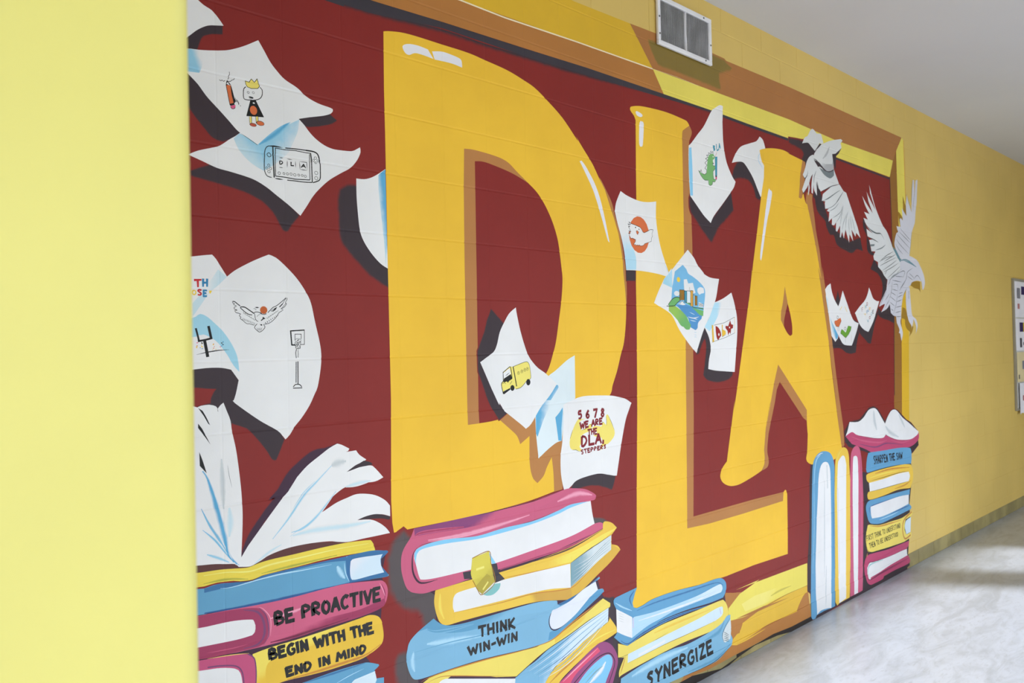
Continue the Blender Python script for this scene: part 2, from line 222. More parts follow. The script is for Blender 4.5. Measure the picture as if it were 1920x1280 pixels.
DATA = """P|maroon_field|maroon painted ground between the golden letters
F|maroon|||0|-16000,27854 5300,27854 21300,27954 47900,27754 48000,19154 47700,9154 47700,3154 10000,154 -16000,154
P|painted_shadow|
E|shadow|maroon|207|4117,27657 5315,27662 8179,27752 12369,27800 15883,27900 21347,28006 25356,28008 25354,27954 21344,27930 15875,27650 12361,27568 10176,27517 8173,27522 5307,27342 4110,27347
P|painted_frame|painted golden and brown picture frame around the maroon field
F|framedark|||0|-16000,30554 9000,30504 15307,30563 18891,30640 20514,28964 15250,28892 11209,28780 9011,28813 -16000,28704
S|frame_board|
F|framebrown|||0|-16000,28704 9000,28814 15250,28892 20514,28964 21334,27946 15885,27946 12370,27864 8180,27790 5316,27698 -16000,27854
S|frame_board|
L|cream|57|0|0|5340,28731 9011,28813 11209,28780 15250,28892 20600,28967
S|frame_board|
F|framelight|||0|20514,28964 24232,28994 33466,29029 39429,28836 48454,28916 47802,27654 39365,27767 34888,27955 33408,27933 25354,27967 21334,27946
S|frame_board|
F|framebrown2|||0|18891,30640 25289,30834 33567,30924 50137,30831 49082,29697 48454,28916 39429,28836 33466,29035 24232,28994 20514,28964
S|frame_board|
F|framebrown3|||0|48454,28916 49082,29697 49102,26534 49311,19157 48925,12329 48607,7831 47287,7977 47547,12405 47965,19117 47909,25115 47802,27654
S|frame_board|
F|framelight|||0|50167,30836! 50522,30664! 50590,26713! 50579,23066! 49288,22968! 49102,26534! 49082,29697!
S|frame_board|
F|framelight|framedark|49978,23020 50029,19562|0|50579,23066! 50703,19197! 49311,19157! 49288,22968!
S|frame_board|
F|framedark|||0|50703,19197! 50480,16100! 49971,7679! 48607,7831! 48925,12329! 49311,19157!
S|frame_board|
L|orange|79|0|0|50522,30664 50590,26713 50663,24236
S|frame_board|
L|cream|11|2|0|20514,28964 22357,29016 24232,28982
S|painted_shade|olive shade painted under the air grille
E|olive|framebrown2|206|20310,30205! 20629,29716 20999,29337! 22371,29367 24151,29363 26153,29323! 26021,29838 26191,30162 27267,30584! 26635,30726! 25399,30772! 25282,30405! 20733,30183!
F|olive|||1|20310,30205! 20629,29716 20999,29337! 22371,29367 24151,29363 26153,29323! 26021,29838 26191,30162 27267,30584! 26635,30726! 25399,30772! 25282,30405! 20733,30183!
P|painted_ledge|painted golden ledge along the foot of the maroon field
F|framebrown|||0|21435,354 25547,3661 26848,3365 25998,3544 34187,2127 34476,232 32126,253 30089,381 26370,361 23860,330 22434,442
S|ledge_band|
F|black|||1|19469,409! 22434,442! 24923,54! 26378,192! 26369,347! 28545,353! 30090,405! 32127,278! 34535,270! 35093,-2! 34519,-18! 32322,-29! 30578,202! 28169,311! 26448,152! 25324,-64! 23447,-23! 21150,-124!
S|ledge_band|
F|ochre|||1|26001,1141! 26867,1478! 27096,1762! 28554,1979! 32025,1938! 29203,2129 31810,2219 34185,2101! 34165,1735! 33716,1680 33146,1290 32803,958! 31641,987 29632,1042 27737,906 26393,843! 29309,904 27709,797 26407,806! 25887,947!
S|ledge_band|
F|framelight|||1|25767,2827! 26846,3308! 28864,3614! 26522,3588! 29274,3532! 33372,3430! 34292,3402! 34221,2135! 32228,2175 30681,2176 29203,2129 27797,2131 26453,2133! 28780,1923 27110,2045 25944,2167! 25749,2440!
S|ledge_band|
F|lemon|framelight|29230,2661 30353,1655|1|27013,2747! 28295,2876! 30411,2787! 32253,2632! 31401,2313! 29208,2226! 27350,2288!
B|olive2|framelight|198|29999,2483 31004,2554 32247,2530
S|ledge_band|
L|framebrown3|37|1|1|26628,2113 28534,2038 30177,2095 31808,2169 34187,2127
S|ledge_band|
F|framebrown|||1|25943,2139! 27110,2045! 28668,1980! 27761,1883! 26989,1789! 26752,1337! 26011,1363!
P|painted_shadow|
E|shadow|maroon|172|3981,21252! 4226,21389 4514,21432! 4558,20677! 4627,20073! 4765,19725! 5051,19348! 5387,19041! 5753,18822! 5740,18304! 5332,18536! 4995,18738 4423,19244 4184,19512 4027,19701 3956,20083 3935,20611 3935,20964
F|shadow|||1|3981,21252! 4226,21389 4514,21432! 4558,20677! 4627,20073! 4765,19725! 5051,19348! 5387,19041! 5753,18822! 5740,18304! 5332,18536! 4995,18738 4423,19244 4184,19512 4027,19701 3956,20083 3935,20611 3935,20964
P|painted_letter|tall golden letter D with a rounded bowl
F|gold|||1|5685,26788! 5863,26847 6404,26944 7005,26976 8066,26975 9343,26973 10147,26900 11268,26784 12145,26595 12748,26420 13363,26105 14315,25525 15231,24722 15114,24894 15514,24495 16127,23885 16505,23369 16890,22893 17164,22300 17444,21750 17723,21095 17857,20569 17985,19893 18006,19411 18095,18680 18148,18045 18094,17211 17930,16331 17678,15751 17428,15129 17105,14516 16866,14051 15754,13234 14668,11723! 13335,10455! 11941,10286 10215,10191 9138,10159 8016,10164 6490,10173 5703,10161! 5645,10501! 5619,11237! 5690,14534! 5673,18952! 5670,23386! 5661,24862! ; 9062,23424! 9510,23455 10294,23415 10880,23346 11277,23215 11677,22952 12262,22600 12741,22289 13164,21853 13527,21313 13768,20799 13914,20316 14048,19424 14096,18891 14003,18076 13811,17175 13623,16371 13414,15840 13209,15403 12947,15060 12058,14062! 10479,13535! 10090,13490 9495,13464 8969,13450! 8958,14014! 8970,19140! 9006,21952!
S|letter_shade|brown painted shade inside the bowl
F|tan|||1|9062,23424! 9510,23455 10294,23415 10880,23346 11277,23215 11677,22952 12262,22600! 11440,22855 10533,23021 9984,23085 9562,23043! 9530,18841! 9527,18358! 9483,13978! 9506,13467! 8969,13450! 8958,14014! 8970,19140! 9006,21952!
S|letter_shade|
F|tan|||1|16505,23393! 16647,23293 16964,22902 17318,22414 17523,21855 17838,21105 17972,20578 18102,19901 18184,19421 18219,18685 18187,18046! 18148,18045! 18095,18680! 18006,19411! 17985,19893! 17857,20569! 17723,21095! 17444,21750! 17164,22300! 16890,22893!
S|letter_shade|
F|tan|||1|10479,13535! 10823,13767! 11619,13328! 12349,13703! 13927,13773! 13818,10477! 13334,10446! 13315,11207 13239,11825! 12957,11470 12760,11145 12414,10907! 12149,11179 12017,11753 12036,12772! 11536,12507! 11370,12841 11032,13123!
S|highlight|white painted highlights
F|hi|||1|6446,26432 6485,26537 6717,26633 7092,26671 7520,26642! 7755,26367! 7227,26395 6943,26372 6708,26249 6547,26286
S|highlight|
F|hi|||1|7699,26620! 8159,26721 8662,26705 8969,26659 9044,26555 9049,26362! 8552,26399 7804,26359!
S|highlight|
F|hi|||1|15300,23903! 15426,23945! 15765,23644 16310,22963 16713,22059 17106,20681! 16997,20744 16626,21668 16157,22708 15686,23399
P|painted_letter|golden letter L behind the drifting sheets
F|gold|||1|18749,26733! 18769,26837 18955,26924 19689,27059 21389,27144 22825,27071 23194,27005 23356,26844! 23181,26704 22896,26572 22751,26412 22731,25924! 22705,24207! 22684,21523! 22616,19919! 22608,16448! 22530,13528! 22364,7441! 24257,7357! 27364,7345! 31579,7386! 31666,7837 31924,7957 32077,7717! 32022,5486! 31963,4372! 28337,4489! 25636,4479! 23172,4576! 21350,4720 19641,4755 18822,4650 18384,4622 18152,4712 18082,4923 18209,5186 18417,5480! 18583,9822! 18757,13351! 18865,17217! 18876,18959! 19018,21207! 19077,24218! 19133,26330! 19019,26510 18825,26648
S|letter_shade|brown painted shade beside the stem and foot
F|tan|||1|22751,26412! 22896,26572 23356,26844! 23510,26681 23549,26497 23345,26135 23293,26017! 23282,25099! 23276,23417! 23338,22664! 23363,21039! 23247,17253! 23142,13054! 22894,7921! 25282,7926! 28505,7928! 31667,7868! 31579,7386! 27364,7345! 24257,7357! 22364,7441! 22530,13528! 22608,16448! 22616,19919! 22684,21523! 22705,24207! 22749,26364!
S|highlight|white painted highlights
F|hi|||1|19147,26710 19270,26759 19593,26695 19647,26604 19464,26534 19223,26574
S|highlight|
F|hi|||1|19413,26256 19580,26353 19725,26288 19677,25676 19603,25258 19495,25199 19352,25292
P|painted_shadow|soft dark shadows painted behind the sheets and the books
E|shadow|maroon|180|27214,24817! 27396,25250 27684,25584 28023,25781! 28470,25788 29018,25420 29558,24651 29999,24099! 29589,24111 29324,24621 28769,24968 27987,25010
F|shadow|||1|27214,24817! 27396,25250 27684,25584 28023,25781! 28470,25788 29018,25420 29558,24651 29999,24099! 29589,24111 29324,24621 28769,24968 27987,25010
P|painted_shadow|
E|shadow|maroon|192|23321,23368! 25020,22256! 26958,23944! 27083,23177! 26261,22574 25620,22115 25031,21391! 24407,21838 23753,22380 23342,22773
F|shadow|||1|23321,23368! 25020,22256! 26958,23944! 27083,23177! 26261,22574 25620,22115 25031,21391! 24407,21838 23753,22380 23342,22773
P|painted_shadow|
E|shadow|maroon|121|24196,17042! 24614,16490 24738,15936 24501,15057! 25090,14860! 26635,14734! 26629,14591 26093,14384 25268,14334 24474,14451 24093,14686! 24268,15338 24397,16051 24270,16492 23969,16275 23659,15789! 23493,15710!
F|shadow|||1|24196,17042! 24614,16490 24738,15936 24501,15057! 25090,14860! 26635,14734! 26629,14591 26093,14384 25268,14334 24474,14451 24093,14686! 24268,15338 24397,16051 24270,16492 23969,16275 23659,15789! 23493,15710!
P|painted_shadow|
E|shadow|maroon|87|18219,19521! 18834,19539! 18818,19105! 18226,19079!
F|shadow|||1|18219,19521! 18834,19539! 18818,19105! 18226,19079!
P|painted_shadow|
E|shadow|maroon|54|-1114,24574! -871,24880 -625,25099 -313,25338 -60,25443 211,25494! 198,25284! -128,25199 -349,25078 -445,24897 -526,24659! -1115,24512!
F|shadow|||1|-1114,24574! -871,24880 -625,25099 -313,25338 -60,25443 211,25494! 198,25284! -128,25199 -349,25078 -445,24897 -526,24659! -1115,24512!
P|painted_shadow|
E|shadow|maroon|67|-1240,24117! -767,23890 -345,23518 120,23078 662,22540! 396,22334 168,22226! -85,22284 -362,22548 -633,22869 -781,23087! -1252,23387!
F|shadow|||1|-1240,24117! -767,23890 -345,23518 120,23078 662,22540! 396,22334 168,22226! -85,22284 -362,22548 -633,22869 -781,23087! -1252,23387!
P|painted_shadow|
E|shadow|maroon|60|2545,23285! 2901,23379! 3598,23615! 3831,23484! 3591,23334 3086,23172 2746,23128
F|shadow|||1|2545,23285! 2901,23379! 3598,23615! 3831,23484! 3591,23334 3086,23172 2746,23128
P|painted_shadow|
E|shadow|maroon|95|-707,21211! -163,21460! 122,21438! 575,21375! 1242,21207! 1791,20848! 2144,20622! 2447,20335! 2279,20132 2092,19863! 1985,19870 1882,20061 1676,20372 1301,20692 764,20887 178,21003 -263,21071 -693,21136!
F|shadow|||1|-707,21211! -163,21460! 122,21438! 575,21375! 1242,21207! 1791,20848! 2144,20622! 2447,20335! 2279,20132 2092,19863! 1985,19870 1882,20061 1676,20372 1301,20692 764,20887 178,21003 -263,21071 -693,21136!
P|painted_shadow|
E|shadow|maroon|52|-1664,15862! 602,15792! 513,15382! 425,15037! 356,14836! 517,14731! 1110,14321! 1654,13920! 1791,13710! 1859,13605! 1785,13447 1601,13039! 1497,13067 1297,13398 833,13957 637,14086 280,14225! 209,13854! -350,14399! -651,14728! -281,14796! -262,14950 -117,15207! -672,15280! -1672,15328!
F|shadow|||1|-1664,15862! 602,15792! 513,15382! 425,15037! 356,14836! 517,14731! 1110,14321! 1654,13920! 1791,13710! 1859,13605! 1785,13447 1601,13039! 1497,13067 1297,13398 833,13957 637,14086 280,14225! 209,13854! -350,14399! -651,14728! -281,14796! -262,14950 -117,15207! -672,15280! -1672,15328!
P|painted_shadow|
E|purpledark|maroon|69|501,10370! 640,10739 846,11085 1191,11509 1580,11938 1405,11889 1653,12115 1981,12566 2423,12914 2836,13139 3217,13175! 3647,13298! 2859,12457! 1969,11972! 1187,11284! 567,10357!
F|purpledark|||1|501,10370! 640,10739 846,11085 1191,11509 1580,11938 1405,11889 1653,12115 1981,12566 2423,12914 2836,13139 3217,13175! 3647,13298! 2859,12457! 1969,11972! 1187,11284! 567,10357!
P|painted_shadow|
E|shadow|maroon|91|10198,17599! 10425,17396 10780,17087! 10598,16648! 10275,16050! 9665,15682! 9816,15303! 10495,14075! 10880,13763! 10479,13551! 10106,14023! 10106,14018! 9901,14481! 9548,15353! 9532,16084! 9857,16733! 10034,17226!
F|shadow|||1|10198,17599! 10425,17396 10780,17087! 10598,16648! 10275,16050! 9665,15682! 9816,15303! 10495,14075! 10880,13763! 10479,13551! 10106,14023! 10106,14018! 9901,14481! 9548,15353! 9532,16084! 9857,16733! 10034,17226!
P|painted_shadow|
E|shadow|maroon|99|14498,10677! 15181,10794 16024,10828 17113,10635! 17030,10417 16870,10081! 16293,10301 15517,10451 14623,10411! 14355,10403!
F|shadow|||1|14498,10677! 15181,10794 16024,10828 17113,10635! 17030,10417 16870,10081! 16293,10301 15517,10451 14623,10411! 14355,10403!
P|painted_shadow|
E|shadow2|maroon|324|6076,9981! 5757,9670 5615,9258 5623,8708 5722,8248 6111,7753 6699,7501! 6926,7258! 6965,6946 7057,6847! 7643,7237! 7567,8023! 6653,9352!
F|shadow2|||1|6076,9981! 5757,9670 5615,9258 5623,8708 5722,8248 6111,7753 6699,7501! 6926,7258! 6965,6946 7057,6847! 7643,7237! 7567,8023! 6653,9352!
P|painted_shadow|
E|shadow2|maroon|323|6112,5979! 5888,5969 5814,5660 5851,5356 6086,4916! 7283,4544! 6651,5602!
F|shadow2|||1|6112,5979! 5888,5969 5814,5660 5851,5356 6086,4916! 7283,4544! 6651,5602!
P|painted_shadow|
E|shadow2|maroon|146|15647,8988! 16239,8835! 17103,8407! 16922,8324! 15381,8590!
F|shadow2|||1|15647,8988! 16239,8835! 17103,8407! 16922,8324! 15381,8590!
P|painted_shadow|
E|shadow|maroon|98|16123,5605! 16509,5460! 16817,5445! 16981,5065! 17117,3891! 17185,3302! 17343,2686! 17205,1413! 15987,1792! 16072,4165!
F|shadow|||1|16123,5605! 16509,5460! 16817,5445! 16981,5065! 17117,3891! 17185,3302! 17343,2686! 17205,1413! 15987,1792! 16072,4165!
P|painted_shadow|
E|shadow|maroon|64|39534,10552! 39881,10767! 40294,11077! 41799,11110! 43286,11766! 44033,11810! 44652,11623! 45818,10695! 46859,11340! 47408,11426! 48085,11255! 49588,10483! 50443,10209! 51591,9559! 51742,8518! 50585,8098! 49991,8021! 42839,8632! 42976,8872! 42382,9036! 40089,9570! 39606,9911!
F|shadow|||1|39534,10552! 39881,10767! 40294,11077! 41799,11110! 43286,11766! 44033,11810! 44652,11623! 45818,10695! 46859,11340! 47408,11426! 48085,11255! 49588,10483! 50443,10209! 51591,9559! 51742,8518! 50585,8098! 49991,8021! 42839,8632! 42976,8872! 42382,9036! 40089,9570! 39606,9911!
P|painted_shadow|
E|shadow|maroon|111|42411,7614! 42885,7453! 43176,6291! 43165,6111! 42558,4270! 42448,2567! 41793,1689! 42155,632! 42628,260! 44746,37! 48896,102! 48915,-96! 46281,-78! 43254,-89! 40457,-41! 37867,114! 35441,-8! 34633,-20! 35001,422! 37877,279! 41432,261! 41734,1725! 41797,2691! 42224,5639! 41937,7672!
F|shadow|||1|42411,7614! 42885,7453! 43176,6291! 43165,6111! 42558,4270! 42448,2567! 41793,1689! 42155,632! 42628,260! 44746,37! 48896,102! 48915,-96! 46281,-78! 43254,-89! 40457,-41! 37867,114! 35441,-8! 34633,-20! 35001,422! 37877,279! 41432,261! 41734,1725! 41797,2691! 42224,5639! 41937,7672!
P|painted_shadow|
E|shadow|maroon|80|34974,8986! 35319,9037! 34937,4000! 34644,190! 34553,1594! 34204,1832! 34294,3454! 34648,5415! 34799,8117!
F|shadow|||1|34974,8986! 35319,9037! 34937,4000! 34644,190! 34553,1594! 34204,1832! 34294,3454! 34648,5415! 34799,8117!
P|painted_shadow|
F|shadow|||1|49373,472! 49424,186! 48931,127! 48913,-128! 46279,-109! 43254,-89! 40457,-41! 37865,86! 36631,25! 35088,-81! 34858,-77! 35459,310! 39686,424! 43281,326!
P|painted_shadow|
E|shadow|maroon|59|38664,18423! 39134,19348! 39332,18846! 39691,18447!
F|shadow|||1|38664,18423! 39134,19348! 39332,18846! 39691,18447!
P|painted_shadow|
E|shadow|maroon|59|38139,16476! 38568,16172! 39035,16438! 39852,15990! 40949,15908! 42052,17339! 42490,17058! 41874,16459 41486,15483! 40839,15425! 40134,15507 39301,15793 38174,15808!
F|shadow|||1|38139,16476! 38568,16172! 39035,16438! 39852,15990! 40949,15908! 42052,17339! 42490,17058! 41874,16459 41486,15483! 40839,15425! 40134,15507 39301,15793 38174,15808!
P|painted_shadow|
E|shadow|maroon|61|41374,17578! 42094,17339! 42734,16953! 43486,16793! 45345,18430! 45043,17910 44564,17357 43868,16053! 43441,16093 42948,16347 42299,16669 41673,17161!
F|shadow|||1|41374,17578! 42094,17339! 42734,16953! 43486,16793! 45345,18430! 45043,17910 44564,17357 43868,16053! 43441,16093 42948,16347 42299,16669 41673,17161!
P|painted_shadow|
E|shadow|maroon|79|44184,21017! 44766,21679! 45393,21220! 46362,20678! 46800,20423! 46639,19724! 45797,18963! 46071,19703 45995,20248 45363,20765
F|shadow|||1|44184,21017! 44766,21679! 45393,21220! 46362,20678! 46800,20423! 46639,19724! 45797,18963! 46071,19703 45995,20248 45363,20765
P|painted_shadow|
E|shadow|maroon|80|45209,18450! 45741,18120! 47202,18724! 47448,18079! 47931,17946! 47813,17431! 47068,17610 46051,17736 45286,17953
F|shadow|||1|45209,18450! 45741,18120! 47202,18724! 47448,18079! 47931,17946! 47813,17431! 47068,17610 46051,17736 45286,17953
P|painted_shadow|
E|shadow|maroon|78|43240,24364! 43668,23696! 43686,23165! 44007,22880! 44263,22229! 45006,22011! 44353,21967! 43735,22280 43686,23165 43200,23742
F|shadow|||1|43240,24364! 43668,23696! 43686,23165! 44007,22880! 44263,22229! 45006,22011! 44353,21967! 43735,22280 43686,23165 43200,23742
P|painted_shadow|
E|shadow|maroon|125|36671,25722! 37082,25288! 37405,24756! 38142,23564! 39306,23006! 41001,22511! 42631,22923! 42945,22179! 42080,22247 41360,21936 40388,22038 39263,22291 38831,22840 38283,22876 37855,23290 37696,23643 36836,24044 36515,24493 36446,24807! 36196,24939!
F|shadow|||1|36671,25722! 37082,25288! 37405,24756! 38142,23564! 39306,23006! 41001,22511! 42631,22923! 42945,22179! 42080,22247 41360,21936 40388,22038 39263,22291 38831,22840 38283,22876 37855,23290 37696,23643 36836,24044 36515,24493 36446,24807! 36196,24939!
P|painted_shadow|
F|charcoal|||1|4118,27674! 5315,27680! 8179,27771! 12370,27842! 15885,27946! 21345,27968! 25355,27981! 25351,27899! 21337,27778! 15874,27627! 12361,27547! 10178,27557! 8174,27561! 5306,27271! 4108,27261!
P|painted_shadow|
F|charcoal|||0|-16000,27854 4200,27694 4200,27194 -16000,27304
P|painted_shadow|
L|charcoal|150|0|0|25352,27913 28732,27865 33403,27837
P|painted_shadow|
L|charcoal|106|0|0|33404,27853 39360,27682 47795,27540
P|painted_shadow|
E|shadow|maroon|205|33405,27876! 34937,27958! 35735,28079! 36612,27732! 35811,27165! 35288,26808! 34963,26918 35189,27268 34917,27580 34351,27684 33399,27759!
F|shadow|||1|33405,27876! 34937,27958! 35735,28079! 36612,27732! 35811,27165! 35288,26808! 34963,26918 35189,27268 34917,27580 34351,27684 33399,27759!
P|painted_shadow|
L|shadow|91|0|0|47802,27654 47909,25115 47965,19117 47594,12402
P|painted_sheet|blank white sheet curling out behind the letter A
F|white|||1|27142,25591! 27489,26081 28061,26583 28977,26911 29681,27149 30049,27466! 30398,27330 30618,26937! 30777,25299! 30001,24130! 29669,24544 29232,25090 28684,25552 28246,25784 27691,25731
S|paint_tint|
B|sky|white|80|30091,26584 29868,26367 29889,26079 30127,25896 30332,25706
P|painted_letter|golden letter A partly hidden by a white bird
F|gold|||1|30011,26717! 30616,26900 31602,27065 32614,27133 33361,27059 33048,27050! 34920,26892! 34775,26497! 34578,25881 34554,25447! 34634,24674! 34937,24946! 35156,24420! 35483,24298! 35777,23535! 35108,25046! 35449,24161! 35971,22912! 36490,21455! 36934,19974! 36549,20715! 37147,18665! 37567,16963! 37959,14668! 38840,10568! 38485,12182! 38741,11055! 39014,10161! 39116,9667! 38956,9199 37228,8818! 35717,9084! 35120,8992! 34644,9160 34418,9412 34562,9759! 34690,10837! 34657,10935! 34611,11600! 34647,12239! 31427,14980! 30932,13982! 29861,11355! 30494,13052! 30386,12815! 29905,11579! 29668,10398! 29706,9973 29629,9622 29322,9329! 28566,9156 27440,8951 26788,8894 26155,8950 25594,9166 25331,9452 25364,9726 25580,9980 25953,10218! 26140,10876! 26515,12149! 26833,13271! 26758,12810! 27007,13541! 27522,15254! 28047,17000! 28582,18778! 28939,20280! 28893,19794! 29002,20396! 29490,22111! 29922,23726! 30137,24481! 30389,25246! 30448,25928! 30220,26139 30059,26481 ; 32411,19364! 32134,18433 31916,17903 31870,17453! 32179,17118 32505,16780 32881,16571 33136,16665! 33147,17161 32949,17845 32671,18446!
S|letter_shade|brown painted shade beside the strokes
F|tan|||1|34920,26892! 35248,26842! 35253,26170! 34758,24689! 34589,24590! 34348,24640! 34513,25442! 34578,25881 34775,26497!
S|letter_shade|
F|tan|||1|35359,25076! 36072,25004! 36011,24677! 36248,23582! 36076,24790! 36373,22948! 36809,21713! 37120,19982! 37112,20747! 37833,17919! 38491,14652! 39326,10858! 38905,12881! 39389,10905! 39483,9728! 39310,9599! 39075,9720! 38741,11055! 38485,12182! 38840,10568! 37782,15880! 36549,20715! 36934,19974! 36490,21455! 35971,22912! 35449,24161! 35108,25046! 35710,23846! 35483,24298! 35156,24420!
S|letter_shade|
F|tan|||1|32411,19364! 32686,18447! 32624,18294! 32407,17836 32235,17457 32201,17111! 31870,17453! 31916,17903 32134,18433
S|letter_shade|
F|tan|||1|31427,14980! 34647,12239! 34628,11599! 34213,11785! 31563,14010! 31207,13600! 30865,12662! 30359,11312! 31004,13021! 30186,11252! 29998,10364 30137,9805 29976,9461 29322,9329! 29629,9622 29706,9973 29668,10398! 29905,11579! 30386,12815! 29861,11355! 30932,13982!
S|highlight|white painted highlight
F|hi|||1|30814,24555 31001,24653 31219,24605 31206,24344 30908,23532 30591,22819 29957,20877 29830,20699 29786,20986 30146,22289
P|painted_sheet|blank corner of a white sheet at the top left
F|white|||1|-1641,26151! -728,26215! -455,26047! -302,25951 -69,25861 103,25703 260,25517! 99,25480 -187,25403 -470,25218 -688,25005 -1114,24574!
P|painted_sheet|white sheet with a blue-shaded fold behind the letter D
F|white|||1|4529,21732! 4812,21745 5067,21823 5327,21968 5653,22198! 5640,22159! 5671,18892! 5387,19041 5051,19348 4765,19725 4627,20073 4558,20677 4528,21176
S|paint_tint|
F|blue2|bluep|5668,20794 5363,20762|1|5369,21955! 5653,22191! 5663,19685! 5594,18980! 5536,19859 5430,20842 5367,21496!
P|painted_sheet|white sheet drawn with a game handheld spelling DLA
F|white|||1|-805,21673! -529,21825 -154,21963 86,22064 363,22285 662,22512 1278,23111! 2526,23293! 2709,23142 2929,22908 3153,22739 3420,22610 3692,22549 3970,22551 4375,22587 4542,22668 4689,22763! 4706,22604 4575,22331 4322,22043 3954,21813 3553,21548 3197,21224 2963,20954 2769,20658 2539,20327! 2144,20622 1791,20848 1446,21070 1039,21246 443,21357 -6,21420 -441,21559
S|paint_tint|
F|blue3|white|1400,22279 2310,21686|1|494,22339! 662,22512! 1264,22355! 1902,22862! 2563,23269! 2480,22829 2175,22171! 1739,21771! 1386,21538! 980,21724 653,22029
S|paint_tint|
F|blue3|bluep|1265,22421 714,21781|1|494,22339! 662,22512! 1264,22355! 1420,21543! 980,21724 653,22029
S|paint_tint|
B|blue2|blue3|222|1263,22290 1793,22709 2268,23180
S|paint_tint|
L|ink|13|0|1|662,22551 926,22412 1211,22265
S|drawing|ink outline of a handheld with round buttons
L|ink|24|0|1|1630,21371 1496,21393 1420,21509 1405,21680 1415,21911 1438,22156 1501,22264 1575,22299
L|ink|42|1|1|1526,22285 1697,22313 1995,22315
L|ink|31|0|1|2083,22318 2401,22343 2763,22356
L|ink|41|0|1|2763,22356 3027,22356 3159,22298 3209,22173
L|ink|32|0|1|3209,22173 3240,22008 3242,21826 3237,21583 3181,21479 2980,21392
L|ink|36|1|1|1728,21356 1851,21355 2001,21357
L|ink|28|0|1|2126,21357 2381,21367 2690,21372 2953,21395
L|ink|39|0|0|1685,22288 1694,21838 1710,21388
L|ink|24|0|0|1754,21429 1750,21846 1764,22266 2069,22263 2400,22292 2788,22282 2919,22291
L|ink|38|0|0|2919,22285 2953,22025
L|ink|31|0|0|2947,22049 2960,21402
L|ink|22|0|0|2879,22254 2882,21475
L|ink|27|0|0|1754,21429 2053,21434 2382,21420 2876,21462
O|ink|19|1563,22032,61,60
O|ink|13|1545,21723,37,35
O|ink|13|1483,21628,37,35
O|ink|13|1598,21633,39,37
O|ink|13|1548,21533,42,39
O|ink|13|3082,22165,45,41
O|ink|13|3014,22089,35,31
O|ink|13|3168,22094,35,32
O|ink|13|3083,22021,32,29
O|ink|13|3099,21709,56,51
O|ink|13|3096,21546,56,51
O|ink|13|1873,21532,42,40
O|ink|13|2023,21542,33,30
O|ink|13|2137,21546,35,33
O|ink|13|2254,21556,38,35
O|ink|13|2378,21550,41,38
O|ink|13|2507,21561,34,31
O|ink|13|2623,21566,34,31
O|ink|13|2727,21556,37,34
T|ink|33|D|1887,21907 1999,21912 1998,21819 1885,21808
T|ink|33|L|2252,21921 2354,21924 2352,21824 2250,21815
T|ink|33|A|2611,21915 2741,21910 2739,21814 2602,21812
L|ink|20|1|0|1889,22001 2008,22001
L|ink|20|1|0|1871,21707 1995,21710
L|ink|20|1|0|2127,22002 2304,21994
L|ink|20|1|0|2534,21975 2782,21988 2790,21750
L|ink|20|1|0|2555,21740 2790,21744
L|ink|20|1|0|2541,21964 2555,21740
L|ink|20|1|0|2138,21951 2134,21739
L|ink|20|1|0|2406,21967 2408,21779
P|painted_sheet|white sheet drawn with a pencil and a crowned figure
F|white|||1|-1669,24375! -694,24626! -387,24662 118,24772 443,24878 842,25081 1288,25367! 1455,25119 1658,24804 1865,24586 2112,24390 2509,24223 2820,24016 3216,23889 3641,23834 3727,23781 3657,23662 3401,23543 2901,23397 2563,23289! 2341,23173 1976,22971 1616,22675 1211,22277! 926,22425 630,22567 372,22808 88,23072 -254,23381 -497,23672 -692,23846! -1664,24675!
S|paint_tint|
F|blue3|white|-609,24267 -330,24364|1|-1669,24375! -694,24617! -371,24660! -344,24454 -380,24196 -460,24006! -705,23982! -1677,23894!
S|drawing|orange pencil and round-headed figure with a yellow crown
F|orange2|||1|297,23829! 435,23852! 514,23350! 396,23298!
F|pink|||0|417,23259 558,23316 564,23259 541,23211 453,23187 421,23217
F|ink|||0|436,23866 470,23758 532,23527 559,23388 514,23336 453,23597 428,23821
F|ink|||0|306,23924 328,23979 364,23951 436,23866 399,23851 349,23933 312,23868 377,23846 289,23820
F|ink|||0|396,23312 522,23366 543,23313 417,23259
L|ink|17|0|1|297,23829 350,23546 403,23270
L|ink|17|0|1|417,23237 453,23187 511,23191 556,23236
L|ink|15|0|0|104,23936 146,23917 183,23947 226,23920 270,23952
L|ink|15|0|0|399,24231 405,24161 374,24097 381,24062 351,24005
L|ink|15|0|0|372,23953 423,23957 460,24001 527,24037 550,24078
L|ink|23|1|0|554,23531 559,23402
L|ink|23|1|0|591,23495 619,23400
L|ink|23|1|0|627,23460 662,23351
L|ink|23|1|0|575,23449 581,23393
L|ink|23|1|0|656,23407 662,23329
L|ink|23|1|0|706,23331 715,23304
F|crown|||1|870,24077! 990,24067! 1053,24169! 1151,24095! 1230,24215! 1303,24010! 1247,23932 1155,23905 1032,23886 927,23914 891,23979
L|ink|17|0|0|870,24077 990,24067 1053,24169 1151,24095 1230,24215 1303,24010 1247,23932 1048,23889 927,23914 883,23978 870,24077
L|ink|23|0|1|882,23905 820,23833 803,23699 808,23584 845,23533 965,23536 1118,23562 1241,23607 1335,23677 1383,23791 1378,23923 1310,23982
O|ink|13|951,23755,30,29
O|ink|10|1107,23781,31,29
D|ink|1035,23627,73,24
L|ink|11|0|1|981,23583 1042,23585 1111,23624
F|ink|||0|1011,23538 1179,23572 1425,23119 881,23053
D|orange2|1104,23263,111,132
D|white|1116,23478,34,21
F|crown|||0|979,23057 1040,23068 1039,22885 988,22876
L|ink|11|0|0|970,23055 978,22867
L|ink|15|0|0|1043,23069 1042,22878
F|crown|||0|1177,23094 1239,23106 1239,22922 1186,22912
